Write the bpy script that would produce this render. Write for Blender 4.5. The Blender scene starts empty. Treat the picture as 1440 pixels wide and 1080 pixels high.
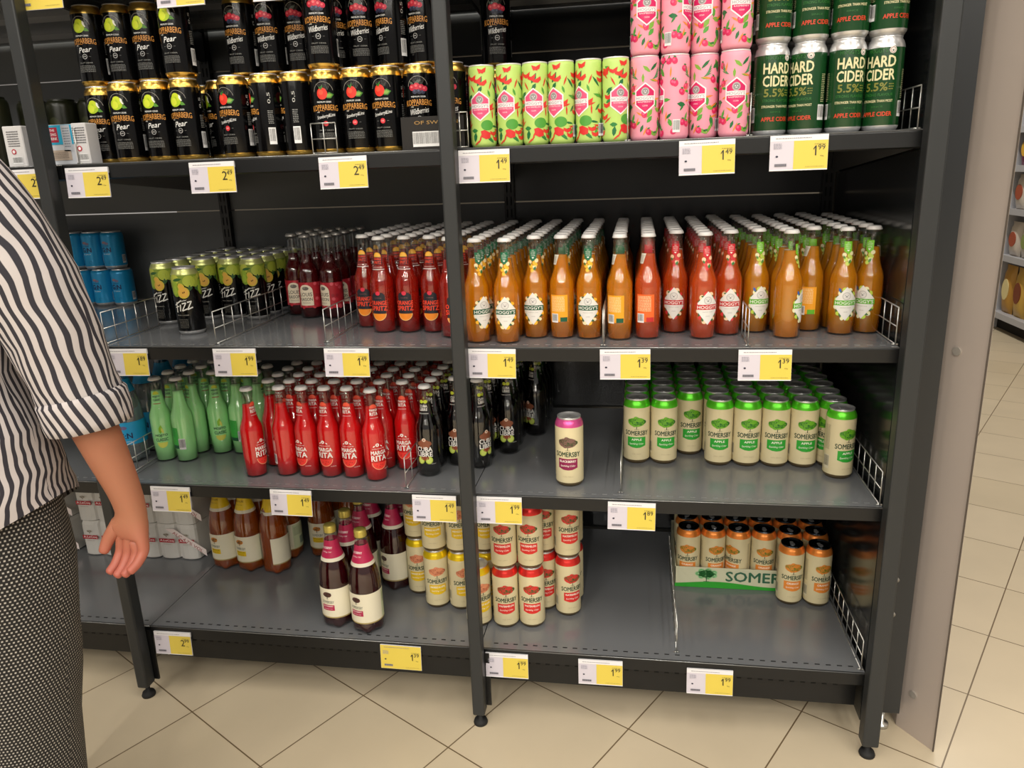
import bpy, bmesh, math, random
from mathutils import Vector, Matrix
random.seed(7)
PI = math.pi
S = bpy.context.scene
C = S.collection

# ------------------------------------------------------------------ camera
cam_d = bpy.data.cameras.new('camera'); cam = bpy.data.objects.new('camera', cam_d); C.objects.link(cam)
yaw, pitch, roll = -0.16917, -0.27704, -0.03726
fw = Vector((math.sin(yaw)*math.cos(pitch), math.cos(yaw)*math.cos(pitch), math.sin(pitch)))
rt = Vector((math.cos(yaw), -math.sin(yaw), 0)); up = rt.cross(fw)
r2 = rt*math.cos(roll)+up*math.sin(roll); u2 = -rt*math.sin(roll)+up*math.cos(roll)
M = Matrix((r2, u2, -fw)).transposed().to_4x4(); M.translation = Vector((0.3723, -1.5882, 1.3357))
cam.matrix_world = M
cam_d.sensor_width = 36; cam_d.lens = 26.76; cam_d.clip_start = .02
S.camera = cam
# ------------------------------------------------------------------ exposure, world, light
S.view_settings.view_transform = 'Standard'; S.view_settings.look = 'None'
S.view_settings.gamma = 1; S.view_settings.use_curve_mapping = False
S.view_settings.exposure = -0.12
S.cycles.transparent_max_bounces = 20
w = bpy.data.worlds.new('world'); S.world = w; w.use_nodes = True
w.node_tree.nodes['Background'].inputs[0].default_value = (1.0, .93, .85, 1)
w.node_tree.nodes['Background'].inputs[1].default_value = 0.42
def strip_light(x, y, z, sx, sy, watt, col=(1, .955, .88), rx=0):
    l = bpy.data.lights.new('area_strip', 'AREA'); l.shape = 'RECTANGLE'; l.size = sx; l.size_y = sy
    l.energy = watt; l.color = col
    o = bpy.data.objects.new('area_strip', l); o.location = (x, y, z); o.rotation_euler = (rx, 0, 0); C.objects.link(o)
for x in (-2.4, -1.1, 0.2, 1.5, 2.8):           # ceiling tubes running away from the shelving, far rows added to light its inside
    strip_light(x, -1.2, 3.2, .07, 1.3, 18)
    strip_light(x, -3.2, 3.2, .07, 1.3, 32)
    strip_light(x, -5.2, 3.2, .07, 1.3, 42)
    strip_light(x, -7.2, 3.2, .07, 1.3, 46)
for y in (1.6, 3.4, 5.2):
    strip_light(2.2, y, 3.2, .1, 1.3, 30)
for x in (-.45, .45):                      # faint unseen area lights above the top shelf
    strip_light(x, .30, 2.32, .7, .05, .5)

# ------------------------------------------------------------------ helpers
def lin(h):
    h = h.lstrip('#'); o = []
    for i in (0, 2, 4):
        c = int(h[i:i+2], 16)/255
        o.append(c/12.92 if c <= .04045 else ((c+.055)/1.055)**2.4)
    return (*o, 1)
MC = {}
def mat(name, col='#808080', rough=.5, metal=0, trans=0, ior=1.45, coat=0, spec=.5, emit=0, noise=None):
    if name in MC: return MC[name]
    m = bpy.data.materials.new(name); m.use_nodes = True; MC[name] = m
    b = m.node_tree.nodes['Principled BSDF']; c = lin(col) if isinstance(col, str) else (*col, 1)
    b.inputs['Base Color'].default_value = c; b.inputs['Roughness'].default_value = rough
    b.inputs['Metallic'].default_value = metal; b.inputs['Transmission Weight'].default_value = trans
    b.inputs['IOR'].default_value = ior; b.inputs['Coat Weight'].default_value = coat
    b.inputs['Specular IOR Level'].default_value = spec
    if noise:
        N = m.node_tree.nodes; L = m.node_tree.links
        tc = N.new('ShaderNodeTexCoord'); n = N.new('ShaderNodeTexNoise'); n.inputs['Scale'].default_value = noise[0]
        n.inputs['Detail'].default_value = 6
        L.new(tc.outputs['Object'], n.inputs['Vector'])
        mr = N.new('ShaderNodeMapRange'); mr.inputs[3].default_value = rough-noise[1]; mr.inputs[4].default_value = rough+noise[1]
        L.new(n.outputs['Fac'], mr.inputs[0]); L.new(mr.outputs[0], b.inputs['Roughness'])
    return m
def flat(col, rough=.42, metal=0):           # printed ink of a given colour
    return mat('ink_'+col.strip('#')+('m' if metal else ''), col, rough, metal)
def glass_mat():
    m = bpy.data.materials.new('clear_glass'); m.use_nodes = True; N = m.node_tree.nodes; L = m.node_tree.links
    N.clear(); o = N.new('ShaderNodeOutputMaterial'); mx = N.new('ShaderNodeMixShader')
    t = N.new('ShaderNodeBsdfTransparent'); t.inputs[0].default_value = (.97, .98, .975, 1)
    g = N.new('ShaderNodeBsdfGlossy'); g.inputs['Roughness'].default_value = .045
    lw = N.new('ShaderNodeLayerWeight'); lw.inputs[0].default_value = .5
    pw = N.new('ShaderNodeMath'); pw.operation = 'POWER'; pw.inputs[1].default_value = 4; L.new(lw.outputs['Facing'], pw.inputs[0])
    f = N.new('ShaderNodeMath'); f.operation = 'MULTIPLY_ADD'; f.inputs[1].default_value = .6; f.inputs[2].default_value = .085; L.new(pw.outputs[0], f.inputs[0])
    L.new(f.outputs[0], mx.inputs[0]); L.new(t.outputs[0], mx.inputs[1]); L.new(g.outputs[0], mx.inputs[2]); L.new(mx.outputs[0], o.inputs[0])
    return m
GLASS = glass_mat()
SHELF = mat('shelf_paint', '#7b7d80', .17, .25, noise=(9, .06))
LIP = mat('shelf_lip', '#111213', .35)
POST = mat('post_paint', '#2a2c2d', .42, noise=(30, .05))
BACK = mat('back_panel', '#606364', .40, noise=(6, .08)); BACKD = mat('back_panel_dark', '#17191a', .24, noise=(6, .06))  # darker, glossier tone for the right bay
SIDE = mat('side_panel', '#1d1f20', .16)
DARK = mat('dark_slot', '#060606', .8)
WIRE = mat('galvanised_wire', '#c9c9c5', .28, .9)
SILVER = mat('can_silver', '#d4d4d4', .30, .7)
GOLD = mat('can_gold', '#d9b25a', .28, 1)

def link(o, parent=None):
    C.objects.link(o)
    if parent: o.parent = parent
    return o
def mesh_obj(name, bm, mats, parent=None, smooth=False):
    me = bpy.data.meshes.new(name); bm.normal_update(); bm.to_mesh(me); bm.free()
    for m in (mats if isinstance(mats, (list, tuple)) else [mats]): me.materials.append(m)
    if smooth:
        for p in me.polygons: p.use_smooth = True
    return link(bpy.data.objects.new(name, me), parent)
def tag(o, label=None, cat=None, group=None, kind=None):
    if label: o['label'] = label
    if cat: o['category'] = cat
    if group: o['group'] = group
    if kind: o['kind'] = kind
    return o
def empty(name, loc=(0, 0, 0), rz=0):
    o = bpy.data.objects.new(name, None); o.empty_display_size = .02; C.objects.link(o)
    o.location = loc; o.rotation_euler = (0, 0, rz); return o
def copy_tree(o, parent=None):
    c = o.copy(); C.objects.link(c)
    if parent: c.parent = parent
    for ch in KIDS.get(o.name, []): copy_tree(ch, c)
    return c
KIDS = {}
def reg(o):
    for ch in o.children: reg(ch)
    KIDS[o.name] = list(o.children)
def box(bm, x0, x1, y0, y1, z0, z1, mi=0):
    v = [bm.verts.new(p) for p in ((x0, y0, z0), (x1, y0, z0), (x1, y1, z0), (x0, y1, z0), (x0, y0, z1), (x1, y0, z1), (x1, y1, z1), (x0, y1, z1))]
    for q in ((3, 2, 1, 0), (4, 5, 6, 7), (0, 1, 5, 4), (1, 2, 6, 5), (2, 3, 7, 6), (3, 0, 4, 7)):
        f = bm.faces.new([v[i] for i in q]); f.material_index = mi
def prism(bm, pts, z0, z1, mi=0):            # pts counter-clockwise seen from above
    a = [bm.verts.new((x, y, z0)) for x, y in pts]; b = [bm.verts.new((x, y, z1)) for x, y in pts]; n = len(pts)
    bm.faces.new(a[::-1]).material_index = mi; bm.faces.new(b).material_index = mi
    for i in range(n): bm.faces.new((a[i], a[(i+1) % n], b[(i+1) % n], b[i])).material_index = mi
def rod(bm, a, b, r, n=6):
    a = Vector(a); b = Vector(b); d = (b-a).normalized(); s = d.orthogonal().normalized(); t = d.cross(s)
    A = [bm.verts.new(a+r*(math.cos(2*PI*i/n)*s+math.sin(2*PI*i/n)*t)) for i in range(n)]
    B = [bm.verts.new(b+r*(math.cos(2*PI*i/n)*s+math.sin(2*PI*i/n)*t)) for i in range(n)]
    for i in range(n): bm.faces.new((A[i], A[(i+1) % n], B[(i+1) % n], B[i]))
    bm.faces.new(A[::-1]); bm.faces.new(B)
def lathe(bm, prof, n=28, cap0=True, cap1=True, flute=None, petal=None):
    rings = []
    for k, p in enumerate(prof):
        r, z = p[0], p[1]; R = []
        for i in range(n):
            a = 2*PI*i/n; rr = r
            if flute and k in flute: rr = r*(1+.035*math.cos(a*flute[k]))
            if petal and k in petal: rr = r*(1+petal[k]*math.cos(5*a))
            R.append(bm.verts.new((rr*math.cos(a), rr*math.sin(a), z)))
        rings.append(R)
    for k in range(len(prof)-1):
        mi = prof[k][2] if len(prof[k]) > 2 else 0
        for i in range(n):
            f = bm.faces.new((rings[k][i], rings[k][(i+1) % n], rings[k+1][(i+1) % n], rings[k+1][i])); f.material_index = mi
    if cap0: bm.faces.new(rings[0][::-1]).material_index = prof[0][2] if len(prof[0]) > 2 else 0
    if cap1: bm.faces.new(rings[-1]).material_index = prof[-2][2] if len(prof[-2]) > 2 else 0

# ------------------------------------------------------------------ printed artwork: flat drawing in mm, wrapped on a surface
TXT = {}
def text_geo(s, bold=0.0, shear=0.0):
    k = (s, bold, shear)
    if k in TXT: return TXT[k]
    cu = bpy.data.curves.new('t', 'FONT'); cu.body = s; cu.offset = bold; cu.shear = shear; cu.resolution_u = 2
    ob = bpy.data.objects.new('t', cu); C.objects.link(ob); bpy.context.view_layer.update()
    me = bpy.data.meshes.new_from_object(ob.evaluated_get(bpy.context.evaluated_depsgraph_get()))
    V = [(v.co.x, v.co.y) for v in me.vertices]; F = [tuple(p.vertices) for p in me.polygons]
    bpy.data.objects.remove(ob); bpy.data.curves.remove(cu); bpy.data.meshes.remove(me)
    xs = [v[0] for v in V]; ys = [v[1] for v in V]; x0, x1, y0, y1 = min(xs), max(xs), min(ys), max(ys)
    V = [((x-x0)/(x1-x0)-.5, (y-y0)/(y1-y0)-.5) for x, y in V]
    TXT[k] = (V, F); return TXT[k]
class Art:
    def __init__(s): s.p = []                # (verts, faces, colour, layer)
    def poly(s, pts, c, l=1): s.p.append((list(pts), [tuple(range(len(pts)))], c, l)); return s
    def rect(s, x, y, w, h, c, l=1): return s.poly([(x-w/2, y-h/2), (x+w/2, y-h/2), (x+w/2, y+h/2), (x-w/2, y+h/2)], c, l)
    def ell(s, x, y, rx, ry, c, l=1, rot=0, n=18):
        cr, sr = math.cos(rot), math.sin(rot)
        return s.poly([(x+rx*math.cos(2*PI*i/n)*cr-ry*math.sin(2*PI*i/n)*sr, y+rx*math.cos(2*PI*i/n)*sr+ry*math.sin(2*PI*i/n)*cr) for i in range(n)], c, l)
    def arc(s, x, y, r, t, a0, a1, c, l=1, ry=None, n=20):
        ry = ry or r
        a = [a0+(a1-a0)*i/n for i in range(n+1)]
        V = [(x+r*math.cos(q), y+ry*math.sin(q)) for q in a]+[(x+(r-t)*math.cos(q), y+(ry-t)*math.sin(q)) for q in a]
        s.p.append((V, [(i, i+1, n+2+i, n+1+i) for i in range(n)], c, l)); return s
    def line(s, x0, y0, x1, y1, t, c, l=1):
        d = math.hypot(x1-x0, y1-y0); nx, ny = -(y1-y0)/d*t/2, (x1-x0)/d*t/2
        return s.poly([(x0-nx, y0-ny), (x1-nx, y1-ny), (x1+nx, y1+ny), (x0+nx, y0+ny)], c, l)
    def text(s, t, x, y, w, h, c, l=2, bold=0.0, shear=0.0, rot=0, arch=0):
        V, F = text_geo(t, 0.0, shear); cr, sr = math.cos(rot), math.sin(rot)
        q = bold*h*.9
        if t == '1': V, F = [(-.02, -.5), (.34, -.5), (.34, .5), (.06, .5), (-.5, .22), (-.5, .06), (-.02, .30)], [tuple(range(7))]
        for k, (ox, oy) in enumerate(((-q, 0), (q, 0), (0, q), (0, -q)) if bold else ((0, 0),)):
            o = []
            for a, b in V:
                px, py = a*(w-2*q)+ox, b*(h-2*q)+oy+arch*(1-4*a*a)
                o.append((x+px*cr-py*sr, y+px*sr+py*cr))
            s.p.append((o, F, c, l+k*.06))
        return s
    def lines(s, x, y, w, h, n, c, l=2):     # rows of tiny print
        rr = random.Random(int(x*7+y*13+n))
        for i in range(n):
            yy = y+h/2-(i+.5)*h/n; xx = x-w/2
            while xx < x+w/2-1:
                ww = min(rr.uniform(1.5, 5), x+w/2-xx); s.rect(xx+ww/2, yy, ww, h/n*.42, c, l); xx += ww+.9
        return s
    def bars(s, x, y, w, h, l=2, bg='#e6e6e6', fg='#303030'):
        s.rect(x, y, w, h, bg, l); rr = random.Random(3); xx = x-w/2+1
        while xx < x+w/2-1.4:
            ww = rr.uniform(.35, .9); s.rect(xx+ww/2, y+h*.06, ww, h*.74, fg, l+1); xx += ww+rr.uniform(.5, 1.1)
        return s
    def leaf(s, x, y, L, wd, rot, c, l=2):
        P = [(-.5, 0), (-.25, .38), (.1, .5), (.5, 0), (.1, -.5), (-.25, -.38)]; cr, sr = math.cos(rot), math.sin(rot)
        return s.poly([(x+a*L*cr-b*wd*sr, y+a*L*sr+b*wd*cr) for a, b in P], c, l)
    def build(s, name, R=None, parent=None, step=3.5, rough=.4, metal=()):
        """R None: flat card in the local XZ plane facing -Y; else R(v_mm) -> radius in m"""
        cols = []; bm = bmesh.new()
        lay = bm.verts.layers.float.new('l')
        for V, F, c, l in s.p:
            if c not in cols: cols.append(c)
            vs = [bm.verts.new((x/1000, 0, y/1000)) for x, y in V]
            for v in vs: v[lay] = l
            for f in F:
                try: bm.faces.new([vs[i] for i in f]).material_index = cols.index(c)
                except ValueError: pass
        if R:
            xs = [v.co.x for v in bm.verts]; zs = [v.co.z for v in bm.verts]
            st = step/1000; k = math.floor(min(xs)/st)+1
            while k*st < max(xs):
                bmesh.ops.bisect_plane(bm, geom=bm.verts[:]+bm.edges[:]+bm.faces[:], plane_co=(k*st, 0, 0), plane_no=(1, 0, 0), dist=1e-6); k += 1
            k = math.floor(min(zs)/.004)+1
            vary = abs(R(min(zs)*1000)-R(max(zs)*1000)) > .0004 or abs(R((min(zs)+max(zs))*500)-R(max(zs)*1000)) > .0004
            while vary and k*.004 < max(zs):
                bmesh.ops.bisect_plane(bm, geom=bm.verts[:]+bm.edges[:]+bm.faces[:], plane_co=(0, 0, k*.004), plane_no=(0, 0, 1), dist=1e-6); k += 1
            for v in bm.verts:
                r0 = R(v.co.z*1000); r = r0+.00022+.00014*v[lay]; a = v.co.x/r0
                v.co = (r*math.sin(a), -r*math.cos(a), v.co.z)
        else:
            for v in bm.verts: v.co.y = -.00025*v[lay]
        bm.normal_update()
        for f in bm.faces:
            cc = f.calc_center_median()
            if (R and f.normal.dot(Vector((cc.x, cc.y, 0))) < 0) or (not R and f.normal.y > 0): f.normal_flip()
        return mesh_obj(name, bm, [flat(c, rough, 1 if c in metal else 0) for c in cols], parent)

def tree_logo(a, x, y, w, h, c1, c2, trunk='#20301e', n=26, l=2):
    rr = random.Random(n+int(w))
    a.ell(x, y, w*.46, h*.44, c1, l)
    for i in range(n):
        t = rr.uniform(0, 2*PI); q = math.sqrt(rr.random())*.92
        px, py = x+q*math.cos(t)*w/2*.85, y+q*math.sin(t)*h/2*.8; r = rr.uniform(.10, .17)*w*.75
        a.ell(px, py, r, r*.85, c1 if i % 2 else c2, l+1, n=10)
        if i % 3 == 0: a.arc(px, py, r*.8, r*.22, 0, 5, c2 if i % 2 else c1, l+2, n=8)
    a.line(x, y-h*.42, x-.4, y-h*.68, 1.6, trunk, l); a.line(x-w*.12, y-h*.70, x+w*.12, y-h*.70, .7, trunk, l)

# ------------------------------------------------------------------ product builders
def cyl_r(R): return lambda v: R
def can_proto(name, h, r, body, shoulder, lidm, basem, art, shoulder_h=.020, slim=False, tabcol=None):
    t = empty(name)
    s0 = h-shoulder_h
    bm = bmesh.new()
    nr = r*.80 if not slim else r*.90
    prof = [(r*.74, .0015, 2), (r*.84, 0, 2), (r*.97, .007, 2), (r, .0105, 0), (r, s0-.002, 1), (r*.985, s0+.003, 1), (r*.91, s0+.010, 1), (nr+.0006, h-.0045, 3), (nr+.0012, h-.002, 3)]
    lathe(bm, prof, 32, cap1=False)
    mesh_obj('body', bm, [body, shoulder, basem, lidm], t, True)
    bm = bmesh.new()
    lathe(bm, [(nr+.0012, h-.0025), (nr+.0014, h-.0004), (nr+.0002, h), (nr-.0012, h-.0012), (nr-.0026, h-.0052), (nr-.0045, h-.0046), (nr*.5, h-.0042)], 32, cap0=False)
    lid = mesh_obj('lid', bm, SILVER if lidm is GOLD else lidm, t, True)
    bm = bmesh.new()
    for q, (px, py, sx, sy) in enumerate(((0, -.004, .0062, .008), (0, .006, .0045, .004))):
        V = [bm.verts.new((px+sx*math.cos(2*PI*i/12), py+sy*math.sin(2*PI*i/12), h-.0036)) for i in range(12)]
        W = [bm.verts.new((v.co.x, v.co.y, h-.0026)) for v in V]
        bm.faces.new(W)
        for i in range(12): bm.faces.new((V[i], V[(i+1) % 12], W[(i+1) % 12], W[i]))
    mesh_obj('pull_tab', bm, SILVER, lid)
    art.build('label', cyl_r(r), t)
    reg(t); return t

def bottle_R(v):                              # outer radius (m) of the long-neck bottle at height v mm
    P = [(0, .0255), (3, .0285), (118, .0285), (124, .0280), (130, .0268), (138, .0240), (145, .0214), (152, .0193), (165, .0168), (186, .0146), (206, .0132), (218, .0128), (230, .0128)]
    for (a, ra), (b, rb) in zip(P, P[1:]):
        if v <= b: return ra+(rb-ra)*max(0, v-a)/(b-a)
    return .0128
def stout_R(v):                               # long-neck with rounder shoulders (dark red cider)
    P = [(0, .026), (3, .0295), (112, .0295), (124, .0288), (136, .025), (146, .0185), (158, .0145), (190, .0133), (224, .0128)]
    for (a, ra), (b, rb) in zip(P, P[1:]):
        if v <= b: return ra+(rb-ra)*max(0, v-a)/(b-a)
    return .0128
def bottle_proto(name, liq, art, neck_art, capm, R=bottle_R, H=230, level=186, glass=None):
    t = empty(name); g = glass or GLASS
    zs = [0, 3, 55, 108, 113, 118, 124, 130, 138, 145, 152, 161, 170, 182, 195, 206, 213]
    bm = bmesh.new(); lathe(bm, [(R(z), z/1000) for z in zs]+[(.0142, .2135), (.0142, .2165), (.0128, .217), (.0125, H/1000-.004)], 28, cap1=False)
    mesh_obj('glass', bm, g, t, True)
    if liq:
        bm = bmesh.new(); lathe(bm, [(R(z)-.0013, max(z, 4)/1000) for z in zs if z < level and z != 3]+[(R(level)-.0013, level/1000)], 28)
        mesh_obj('liquid', bm, liq, t, True)
    bm = bmesh.new(); h = H/1000
    lathe(bm, [(.0150, h-.0085), (.0156, h-.0078), (.0148, h-.005), (.0140, h-.0022), (.0122, h-.0004), (.006, h)], 42, flute={0: 21, 1: 21, 2: 21})
    mesh_obj('crown_cap', bm, capm, t, True)
    if art: art.build('label', R, t)
    if neck_art: neck_art.build('neck_label', R, t)
    reg(t); return t
def pet_R(v):
    P = [(0, .030), (10, .0385), (26, .041), (130, .041), (150, .0395), (172, .035), (195, .028), (215, .0215), (240, .0165), (256, .0140), (280, .0140)]
    for (a, ra), (b, rb) in zip(P, P[1:]):
        if v <= b: return ra+(rb-ra)*max(0, v-a)/(b-a)
    return .014
def pet_proto(name, liq, art, neck, capm, level=225, sc=1):
    t = empty(name)
    zs = [0, 5, 10, 18, 26, 60, 130, 140, 150, 161, 172, 184, 195, 205, 215, 228, 240, 250, 258]
    bm = bmesh.new(); lathe(bm, [(pet_R(z), z/1000) for z in zs], 40, petal={0: .16, 1: .12, 2: .06, 3: .03}, cap1=False)
    lathe(bm, [(.0165, .2575), (.0165, .2595)], 30)
    mesh_obj('plastic_body', bm, GLASS, t, True)
    bm = bmesh.new(); lathe(bm, [(pet_R(z)-.0014, max(z, 2)/1000) for z in zs if z < level], 40, petal={0: .16, 1: .12, 2: .06, 3: .03})
    mesh_obj('liquid', bm, liq, t, True)
    bm = bmesh.new(); lathe(bm, [(.0152, .2605, 0), (.0154, .262), (.0152, .276), (.0145, .2795), (.008, .280)], 36, flute={1: 18, 2: 18})
    mesh_obj('screw_cap', bm, capm, t, True)
    art.build('label', pet_R, t)
    if neck: neck.build('neck_label', pet_R, t)
    reg(t); return t

# ------------------------------------------------------------------ artwork of every product
def kopp(fruit, word, badge='#cfcfcf'):
    a = Art()
    W = '#e9e9e6'; G = '#c98a3c'
    a.arc(0, 122, 21, .5, .2, PI-.1, '#b9b4a8', 1, n=22)
    for i in range(9): a.line(-4+i*1.6, 127, -14+i*3.6, 139, .25, '#8b8780', 1)
    i0 = len(a.p)
    if fruit == 'pear':
        a.ell(-3, 121, 10.5, 9.5, '#a9c520', 2).ell(-1.5, 127, 7.5, 7.5, '#c3d42a', 2).ell(-5, 120, 6, 6.5, '#cfdc3a', 3)
        a.leaf(8, 117, 13, 6, -.4, '#4f8a25', 1).leaf(7, 126, 12, 4.5, 1.9, '#e8e8da', 3).leaf(9, 125, 9, 1.8, 1.9, '#3b4a2a', 4)
    elif fruit == 'straw':
        a.ell(-2, 120, 8.5, 9.5, '#d8301f', 3).ell(-4, 122, 4, 4, '#ee5136', 4).leaf(9, 117, 16, 10, .2, '#3f7a2c', 2).leaf(9, 117, 11, 6, .2, '#86a848', 3).leaf(-2, 130, 9, 3, 1.2, '#2f6b25', 4).leaf(-5, 129, 7, 2.5, 2.2, '#2f6b25', 4)
    else:
        for x, y, r, c in ((-9, 121, 5.2, '#b81e35'), (-2, 123, 5.4, '#c92a3d'), (5, 121, 5.2, '#b41c3a'), (11, 119, 4.4, '#c22c46'), (-5, 115, 4.2, '#2b2f45'), (2, 115, 4.4, '#20233a'), (8, 114, 3.6, '#2b2f45')):
            a.ell(x, y, r, r, c, 2, n=12).ell(x-1, y+1, r*.4, r*.4, '#e26a6e' if c > '#9' else '#4a5070', 3, n=8)
        a.leaf(0, 130, 13, 5, .5, '#4c5a50', 1).leaf(-10, 128, 10, 4, 2.4, '#4c5a50', 1)
    a.p[i0:] = [([((x)*1.28, 121+(y-121)*1.22) for x, y in V], F, c, l) for V, F, c, l in a.p[i0:]]
    a.text('PREMIUM CIDER', 0, 103.5, 30, 3.2, W, bold=.01)
    a.text('KOPPARBERG', 0, 91, 56, 11.5, G, bold=.012, arch=2)
    a.arc(-8, 84, 9, .8, .5, 2.6, G, 1, ry=3)
    if word == 'Pear': a.text('Pear', 2, 75, 30, 11, W, bold=.006, shear=.4, rot=.10)
    elif word == 'Straw': a.text('Strawberry&Lime', 1, 75, 40, 9, W, shear=.5, rot=.16)
    else: a.text('Wildberries', 1, 76, 40, 11, W, shear=.5, rot=.14)
    a.text('with', -14, 84, 6, 2.6, W, shear=.3)
    bc = badge
    if badge == '#cfcfcf': a.arc(0, 61, 5.2, .7, 0, 2*PI, bc, 1)
    else: a.ell(0, 61, 5.2, 5.2, bc, 1)
    a.text('0,5L', 0, 61, 6, 2.6, W, 3)
    a.line(-13, 61, -9, 61, .4, '#8a8a86').line(9, 61, 13, 61, .4, '#8a8a86')
    a.text('FRUIT CIDER', 0, 48, 30, 2.5, '#8a8a86'); a.lines(0, 36, 36, 15, 6, '#6f6f6c')
    a.bars(52, 42, 15, 34); a.lines(52, 80, 11, 28, 8, '#8b8b88'); a.text('0,5', 52, 118, 22, 7, '#b9b9b4', rot=PI/2)
    a.lines(-52, 85, 22, 90, 24, '#55554f')
    return a
def hard():
    a = Art(); cr = '#d8d2a4'; ol = '#7b7c33'; g = '#2c6b2b'
    a.text("HOGGY'S", -6, 142, 34, 8, g, bold=.01)
    a.ell(20, 142, 6.4, 6.4, '#e8e6da', 1, n=8).ell(20, 142, 5.2, 5.2, '#8b2226', 2, n=8).ell(20, 142, 4.2, 4.2, '#d8d6ce', 3).ell(20, 141, 1.6, 1.2, '#3a3a3a', 4)
    a.text('HARD', 0, 123, 54, 20, cr, bold=.035).text('CIDER', 0, 100, 54, 20, cr, bold=.03)
    a.text('5.5%', -4, 79, 40, 15, ol, bold=.035); a.lines(22, 79, 9, 13, 3, ol)
    a.text('STRONG FLAVOUR', 0, 65, 52, 5, g, bold=.02)
    a.text('STRONGER THAN MOST', 0, 54, 54, 4.6, cr, bold=.02)
    a.text('SINCE', 0, 44, 20, 3, g)
    a.text('APPLE CIDER', 0, 31, 54, 8, '#d0442a', bold=.03)
    for x in (48, -52):
        a.bars(x, 40, 17, 28); a.lines(x+2, 84, 10, 52, 16, '#b8b48c')
    a.lines(100, 80, 40, 90, 14, '#b8b48c')
    return a
def tropic(bg, pink):
    a = Art(); rr = random.Random(5 if pink else 9)
    gs = ['#2f7d3c', '#4f9a3a', '#7aa83c', '#1d6a3a']
    for i in range(105):
        x = rr.uniform(-88, 88); y = rr.uniform(10, 148)
        if abs(x) < 18 and 52 < y < 108: continue
        q = rr.random()
        if q < .45: a.leaf(x, y, rr.uniform(14, 26), rr.uniform(4, 9), rr.uniform(0, PI), rr.choice(gs), 1)
        elif q < .75:
            if pink:
                a.ell(x, y, 5.6, 6.6, '#d42a5e', 2, rr.uniform(0, 3)).ell(x-1.5, y+1.5, 2.4, 2.4, '#ec5e86', 3)
                a.leaf(x, y+7, 7, 3, rr.uniform(0, PI), '#2f7d3c', 3)
            else: a.poly([(x-9, y+3), (x-7, y-4), (x, y-7), (x+7, y-4), (x+9, y+5), (x, y)], '#d8362c', 2)
        else: a.leaf(x, y, 20, 3.4, rr.uniform(0, PI), '#e08a35' if pink else '#cf3a28', 2)
    if pink:
        for k in range(5):
            for sx in (-1, 1): a.leaf(sx*(22+k), 118+k*3, 18, 2.6, sx*(.4+.2*k), '#4f8a5a', 2)
    else:
        a.poly([(-4, 124), (2, 119), (10, 118), (16, 124), (15, 130), (6, 125)], '#d8362c', 3).ell(14, 43, 13, 10, '#4f9a3a', 2)
        a.poly([(0, 32), (8, 34), (20, 28), (19, 18), (10, 16), (2, 20)], '#d22f2c', 4).ell(2, 142, 1.8, 1.4, '#d8362c', 3).ell(8, 142, 1.8, 1.4, '#d8362c', 3)
    c = '#cf2463' if pink else '#e0527c'
    def hexa(x, y, w, h): return [(x, y+h/2), (x+w/2, y+h*.24), (x+w/2, y-h*.22), (x, y-h/2), (x-w/2, y-h*.22), (x-w/2, y+h*.24)]
    for x in (0, 88):
        a.poly(hexa(x, 80, 40, 58), '#f3e9ea', 5).poly(hexa(x, 80, 35, 52), c, 6)
        a.ell(x, 92, 7.5, 7.5, '#b5b0b0', 7).ell(x, 92, 5.6, 5.6, '#8e8a8a', 8).ell(x-2, 93, 1, 1, '#e8e8e8', 9, n=8).ell(x+2, 93, 1, 1, '#e8e8e8', 9, n=8).ell(x, 90, 2, 1.3, '#c9c9c9', 9, n=8)
        a.rect(x, 80, 38, 8.6, '#ece4e6', 7).text("HOGGY'S", x, 80, 34, 5.6, '#9b9297', 8, bold=.005)
        a.text('RASPBERRY' if pink else 'WATERMELON', x, 73, 28, 3, '#f6dfe6', 8).text('CIDER', x, 66, 10, 2.4, '#f6dfe6', 8)
    a.bars(48, 26, 14, 24, 6); a.bars(-46, 26, 14, 24, 6)
    return a
def somersby(main, dark, word, tw, badge_w=32, txt='#f6f2e2', tree2='#3b3020'):
    a = Art()
    badge_w = 46
    for x0, full in ((0, 1), (104, 0)):
        tree_logo(a, x0, 110, 48, 27, main, tree2)
        a.text('SOMERSBY', x0, 81.5, 60, 12.5, '#23402c', 2, bold=.03)
        a.poly([(x0-badge_w/2, 71), (x0-badge_w/2, 48), (x0-10, 43.5), (x0, 42.6), (x0+10, 43.5), (x0+badge_w/2, 48), (x0+badge_w/2, 71)], dark, 2)
        a.text(word, x0, 64.5, min(badge_w-4, tw*1.4), 5.6, txt, 3, bold=.03)
        a.text('Sparkling Cider', x0, 53, badge_w-10, 6, txt, 3, shear=.3)
        a.text('4,5% 500ml', x0, 26, 24, 2.4, '#b6a883', 2)
    a.lines(52, 86, 10, 90, 26, '#9d9274'); a.bars(-50, 40, 17, 34, bg='#d8d0b4', fg='#5a523c'); a.lines(-50, 100, 14, 60, 18, '#9d9274')
    return a
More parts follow.
